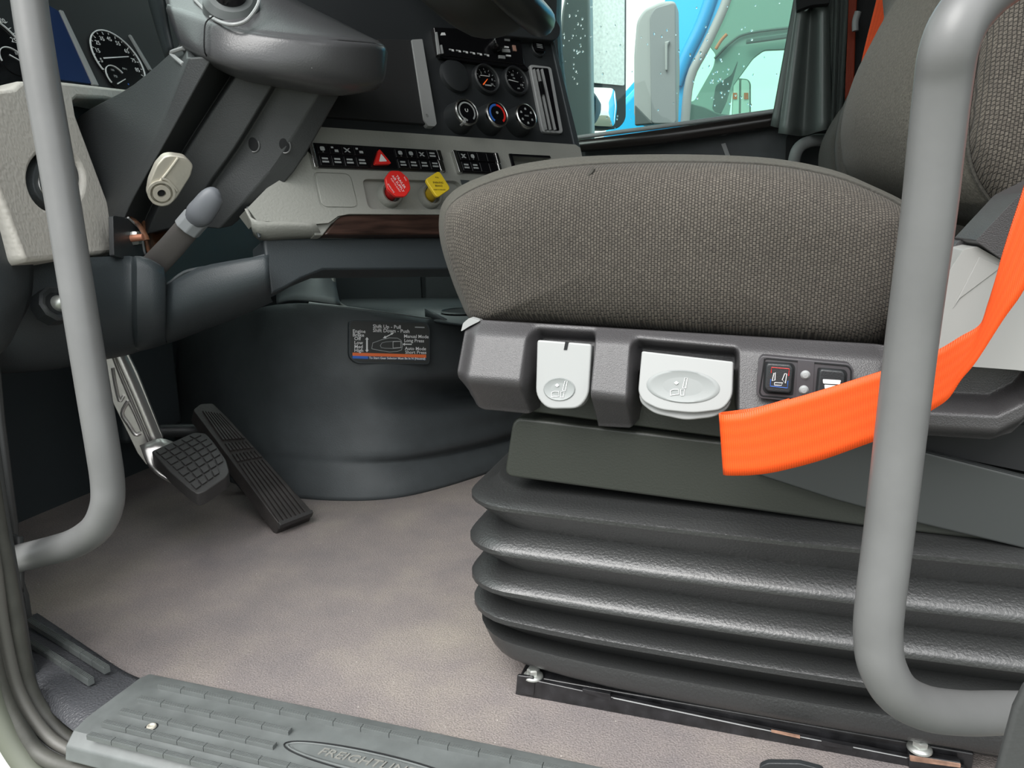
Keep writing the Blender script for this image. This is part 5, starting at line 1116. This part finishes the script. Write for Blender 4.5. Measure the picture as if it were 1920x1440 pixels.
def pleats(name, top, bot, n, amp, y, mat, solid=.003):
    rows = []
    for k in range(6):
        f = k / 5; r = []
        for i in range(n + 1):
            g_ = i / n; x_ = (top[0] + (top[1] - top[0]) * g_) * (1 - f) + (bot[0] + (bot[1] - bot[0]) * g_) * f
            yt = lin(g_, (0, top[2]), (1, top[3])); yb = lin(g_, (0, bot[2]), (.45, bot[3]), (1, bot[4])); py_ = yt + (yb - yt) * f
            r.append(at(x_, py_, 'Y', y + amp[i % len(amp)] * (.6 + .4 * f)))
        rows.append(r)
    return net(name, rows, mat, 4, 3, 80)
ct = thing('curtain', at(1530, 100, 'Y', 2.22), 'black vinyl curtain bunched at the rear edge of the passenger window', 'curtain')
obj('front_fold', pleats('front_fold', (1495, 1552, 13, 10), (1461, 1559, 250, 256, 240), 8, [0, -.02, .0, .05, .055, .03, -.005, -.01, .03], 2.19, m_leather), None, ct, solid=.004)
obj('rear_fold', pleats('rear_fold', (1548, 1594, -30, -30), (1545, 1578, 238, 240, 205), 10, [.05, .02, .06, .03, .06, .01, .07, .03, .07, .02, .06], 2.19, m_leather), None, ct, solid=.004)
obj('back_fold', pleats('back_fold', (1494, 1530, -30, -30), (1446, 1475, 236, 240, 240), 3, [.06, .05, .06, .05], 2.22, m_leather), None, ct, solid=.003)
slab('tie_band', rnd([(1492, -20), (1556, -20), (1556, 6), (1520, 10), (1493, 20)], 4), PY(2.15), m_matte, th=.03, parent=ct, bev=.004)
dh = thing('pull_bar', at(1500, 280, 'Y', 2.3), 'curved dark grey grab handle on the passenger door below the curtain', 'handle')
obj('grip', tube('grip', [at(1488, 330, 'Y', 2.26), at(1490, 296, 'Y', 2.24), at(1500, 275, 'Y', 2.24), at(1522, 264, 'Y', 2.25), at(1550, 262, 'Y', 2.28)], .016, m_tgrey.copy(), n=14, sm=4), None, dh)
slab('recess_plate', rnd([(1474, 250), (1556, 246), (1556, 330), (1472, 330)], 14), PY(2.34), m_matte, th=.02, parent=dh)
slab('door_groove', [(1352, 270), (1360, 268), (1372, 300), (1364, 302)], PY(2.345), m_satin, th=.008, parent=dh)

# ================================================================== GRAB HANDLES
lh = thing('grab_handle', pd(30, 1060, .8), 'bent grey grab handle on the left, ahead of the pedals', 'grab handle')
LH = [((46, -90), .655), ((55, 0), .66), ((75, 130), .665), ((110, 330), .675), ((134, 480), .68), ((160, 640), .685), ((178, 750), .69), ((193, 840), .695), ((202, 905), .70), ((200, 950), .703), ((181, 990), .712), ((143, 1017), .735), ((100, 1031), .758), ((60, 1041), .772), ((34, 1047), .78), ((6, 1054), .79)]
obj('bar', tube('lbar', [pd(*p, t) for p, t in LH], .0146, m_handle, n=28, sm=6, sharp=60), None, lh)
obj('mounting_tab', net('tab', [[pd(26, 1000, .80), pd(34, 1004, .80), pd(44, 1006, .79)], [pd(26, 1070, .80), pd(36, 1075, .79), pd(46, 1078, .785)], [pd(36, 1085, .79), pd(41, 1092, .79), pd(45, 1110, .788)]], m_frame, 3, 3), None, lh, solid=.006, label='dark mounting tab')
rh = thing('grab_handle', pd(1900, 1337, .52), 'bent grey grab handle on the right, in front of the seat bellows', 'grab handle')
RH = [((1960, -95), .40), ((1905, -55), .40), ((1845, -12), .395), ((1800, 40), .39), ((1778, 95), .392), ((1768, 160), .40), ((1755, 270), .41), ((1741, 400), .42), ((1713, 610), .437), ((1690, 800), .45), ((1668, 985), .46), ((1650, 1130), .465), ((1646, 1195), .468), ((1654, 1250), .470), ((1684, 1300), .475), ((1738, 1328), .485), ((1810, 1337), .50), ((1880, 1336), .515), ((1960, 1336), .53)]
obj('bar', tube('rbar', [pd(*p, t) for p, t in RH], .0143, m_handle, n=28, sm=6, sharp=60), None, rh)

# ================================================================== SILL AND DOOR OPENING
sp = thing('sill_plate', (-.2, .5, 0), 'grey ribbed rubber sill plate with an oval raised emblem', 'sill plate')
pf = [(.563, .002), (.558, .010), (.545, .0135), (.478, .0145), (.462, .011), (.452, .002), (.449, -.012), (.47, -.02), (.56, -.02)]
vs = [(-.593, y, z) for y, z in pf] + [(.62, y, z) for y, z in pf]; n = len(pf)
obj('plate', mesh('plate', vs, [tuple(range(n))[::-1], tuple(range(n, 2 * n))] + [(i, (i + 1) % n, (i + 1) % n + n, i + n) for i in range(n)], m_sill, 25), None, sp, bev=.002)
SPz = .0145
rb = join('tread_rib', [(prism('a', [(-.0143, -.0032), (.0143, -.0032), (.0143, .0032), (-.0143, .0032)], 0, .0042, m_sill), Matrix.Identity(4))] + [(prism('a', [(-.0142, y - .0004), (.0142, y - .0004), (.0142, y + .0004), (-.0142, y + .0004)], .0041, .0049, m_sill), Matrix.Identity(4)) for y in (-.0022, -.0007, .0008, .0023)])
ribrows = [((300, 1287), .60), ((262, 1312), at(540, 1377, 'Z', SPz).x), ((228, 1336), at(512, 1403, 'Z', SPz).x), ((196, 1358), .60), ((168, 1381), .60)]
em0 = at(534, 1394, 'Z', SPz)
for i, (p, xe) in enumerate(ribrows):
    q = at(*p, 'Z', SPz); x = q.x
    while x < min(xe, .6):
        if i in (1, 2) and x > em0.x - .01 and x < em0.x + .18: x += .0292; continue
        if i in (3,) and em0.x + .02 < x < .1: pass
        obj('tread_rib', rb, T(x + .0142, q.y - (0 if i else 0), SPz - .001), sp); x += .0292
    if i in (1, 2): pass
yc = .5025; xc = em0.x + .086
ov = [(xc + .086 * cos(2 * pi * i / 64), yc - .003 + .0135 * sin(2 * pi * i / 64)) for i in range(65)]
obj('emblem_oval', tube('eo', [V((a, b, SPz + .0002)) for a, b in ov], .0007, m_void, n=6), None, sp, label='oval groove around the lettering')
obj('emblem_rim', tube('er', [V((xc + (a - xc) * .955, yc - .003 + (b - yc + .003) * .82, SPz)) for a, b in ov], .0010, m_sill, n=8), None, sp)
obj('emblem_base', prism('eb', [(a * .90, b * .66) for a, b in [((p - xc), (q - yc + .003)) for p, q in ov[:-1]]], 0, .0006, m_sill), T(xc, yc - .003, SPz), sp)
text('lettering', 'FREIGHTLINER', .0128, MAT('letter_rubber', (.19, .19, .175), .4), T(xc + .001, yc - .0035, SPz + .0009), sp, ext=.0007, sx=1.22, shear=.2)
sq = at(284, 1363, 'Z', SPz); obj('plate_screw', lathe('ps', [(.0, .0006), (.0022, .0008), (.0030, .0018), (.0042, .0014), (.0048, 0)], m_castw, 20), T(*sq), sp); obj('screw_recess', lathe('sr', [(.0046, .0), (.0054, .0004), (.0062, 0)], m_void, 20), T(*sq), sp)
kt_ = thing('corner_trim', at(150, 1290, 'Z', .01), 'grained dark plastic trim curving up between sill plate and door seal', 'trim')
krows = [[at(44, 1132, 'Y', .655), at(110, 1176, 'Z', .006), at(180, 1224, 'Z', .004), at(240, 1262, 'Z', .003), at(290, 1280, 'Z', .004)],
         [at(48, 1185, 'Y', .59), at(100, 1232, 'Z', .012), at(160, 1270, 'Z', .008), at(212, 1300, 'Z', .006), at(256, 1312, 'Z', .006)],
         [at(56, 1230, 'Y', .545), at(92, 1280, 'Z', .012), at(136, 1318, 'Z', .006), at(176, 1340, 'Z', .004), at(206, 1345, 'Z', .004)],
         [at(58, 1262, 'Y', .515), at(82, 1318, 'Y', .495), at(112, 1350, 'Y', .485), at(142, 1374, 'Y', .475), at(170, 1392, 'Y', .468)]]
obj('trim_shell', net('trim_shell', krows, m_kick, 5, 5, 70), None, kt_, solid=.005)
for a, b in (((56, 1170), (202, 1262)), ((60, 1212), (172, 1284))):
    p0, p1 = at(*a, 'Z', .012), at(*b, 'Z', .010); d = (p1 - p0); dn_ = d.normalized(); nseg = 7
    Mx = Matrix.Identity(4); ev = dn_; ey = V((0, 0, 1)).cross(ev).normalized(); ez = ev.cross(ey)
    for r_ in range(3): Mx[r_][0] = ev[r_]; Mx[r_][1] = ey[r_]; Mx[r_][2] = ez[r_]
    for k in range(nseg):
        M = Mx.copy(); M.translation = p0 + d * ((k + .5) / nseg); M = M @ Matrix.Diagonal((d.length / nseg * .96 / .0284, 1, 1.6, 1)); obj('trim_rib', rb.copy() if k == 0 and a[0] == 56 else bpy.data.meshes['tread_rib.001'] if 'tread_rib.001' in bpy.data.meshes else rb, M, kt_)
# pillar, seals, body
slab('pillar', [(-120, 560), (-30, 560), (-8, 700), (0, 790), (25, 985), (28, 1070), (46, 1122), (51, 1160), (60, 1262), (10, 1262), (-120, 1262)], PY(.60), m_frame, th=.008, bev=.003); o = bpy.data.objects['pillar']; o.name = 'trim_2'; o['kind'] = 'structure'
def sealt(pts, ys, r, mat, nm='trim_3', fl_=1): 
    o = obj(nm, tube(nm, [at(*p, 'Y', y) for p, y in zip(pts, ys)], r, mat, n=14, sm=5, flat=fl_, up=(0, 1, 0))); o['kind'] = 'structure'; return o
seals = thing('door_seal', at(40, 1250, 'Y', .48), 'black rubber weatherstrip curving round the lower corner of the door opening', 'weatherstrip')
def sl(nm, pts, ys, r, mat, fl_=1): obj(nm, tube(nm, [at(*p, 'Y', y) for p, y in zip(pts, ys)], r, mat, n=14, sm=5, flat=fl_, up=(0, 1, 0)), None, seals)
sl('inner_lip', [(-30, 700), (6, 960), (22, 1060), (38, 1150), (50, 1230), (62, 1290), (86, 1335), (122, 1368), (160, 1392), (230, 1412)], [.50] * 10, .0050, m_frame)
sl('seal_bulb', [(-50, 700), (-10, 960), (8, 1060), (25, 1150), (38, 1230), (50, 1282), (72, 1328), (104, 1366), (140, 1394), (200, 1420)], [.487] * 10, .0085, m_seal)
sl('seal_lip', [(-30, 900), (-20, 1000), (-8, 1080), (4, 1170), (18, 1240), (32, 1290), (58, 1340), (92, 1382), (132, 1408), (200, 1436), (330, 1475)], [.472] * 11, .0062, MAT('seal_lit', (.10, .098, .088), .5, bump=(150, .3)))  # light on this lip put into a paler copy of the seal rubber
sl('seal_channel', [(-40, 960), (-24, 1100), (-12, 1180), (4, 1255), (22, 1310), (52, 1364), (90, 1402), (150, 1430), (260, 1470), (400, 1510)], [.470] * 10, .0070, m_black)
sl('outer_lip', [(-50, 960), (-34, 1120), (-18, 1210), (-4, 1275), (16, 1330), (44, 1376), (70, 1410), (110, 1432), (180, 1452), (300, 1490)], [.456] * 10, .0075, m_seal)
sl('outer_flange', [(-70, 960), (-54, 1130), (-34, 1230), (-16, 1310), (10, 1370), (40, 1420), (76, 1462), (140, 1500)], [.448] * 8, .0110, MAT('flange_olive', (.13, .14, .11), .5))
o = slab('wall_left_sill', [(-200, 1200), (-60, 1240), (-20, 1340), (14, 1398), (60, 1450), (90, 1500), (-200, 1600)], PY(.452), m_paint, th=.02, bev=.006, seg=3); o['kind'] = 'structure'
o = slab('trim_4', [(-200, 900), (-30, 900), (-6, 1100), (20, 1230), (60, 1320), (120, 1380), (240, 1420), (700, 1540), (700, 1700), (-200, 1700)], PY(.505), m_black, th=.02); o['kind'] = 'structure'
o = slab('trim_5', [(1924, 1285), (2000, 1280), (2000, 1560), (1840, 1560), (1872, 1440), (1902, 1330)], PY(.40), m_frame, th=.006, bev=.0025, seg=3); o['kind'] = 'structure'
fc = thing('floor_bracket', at(1480, 1440, 'Z', .03), 'black rounded bracket top just showing at the bottom edge beside the seat rail', 'bracket')
slab('bracket_body', rnd([(1424, 1438), (1440, 1431), (1500, 1432), (1545, 1444), (1545, 1500), (1424, 1500)], 6), PY(.60), m_black, th=.006, parent=fc, bev=.002)
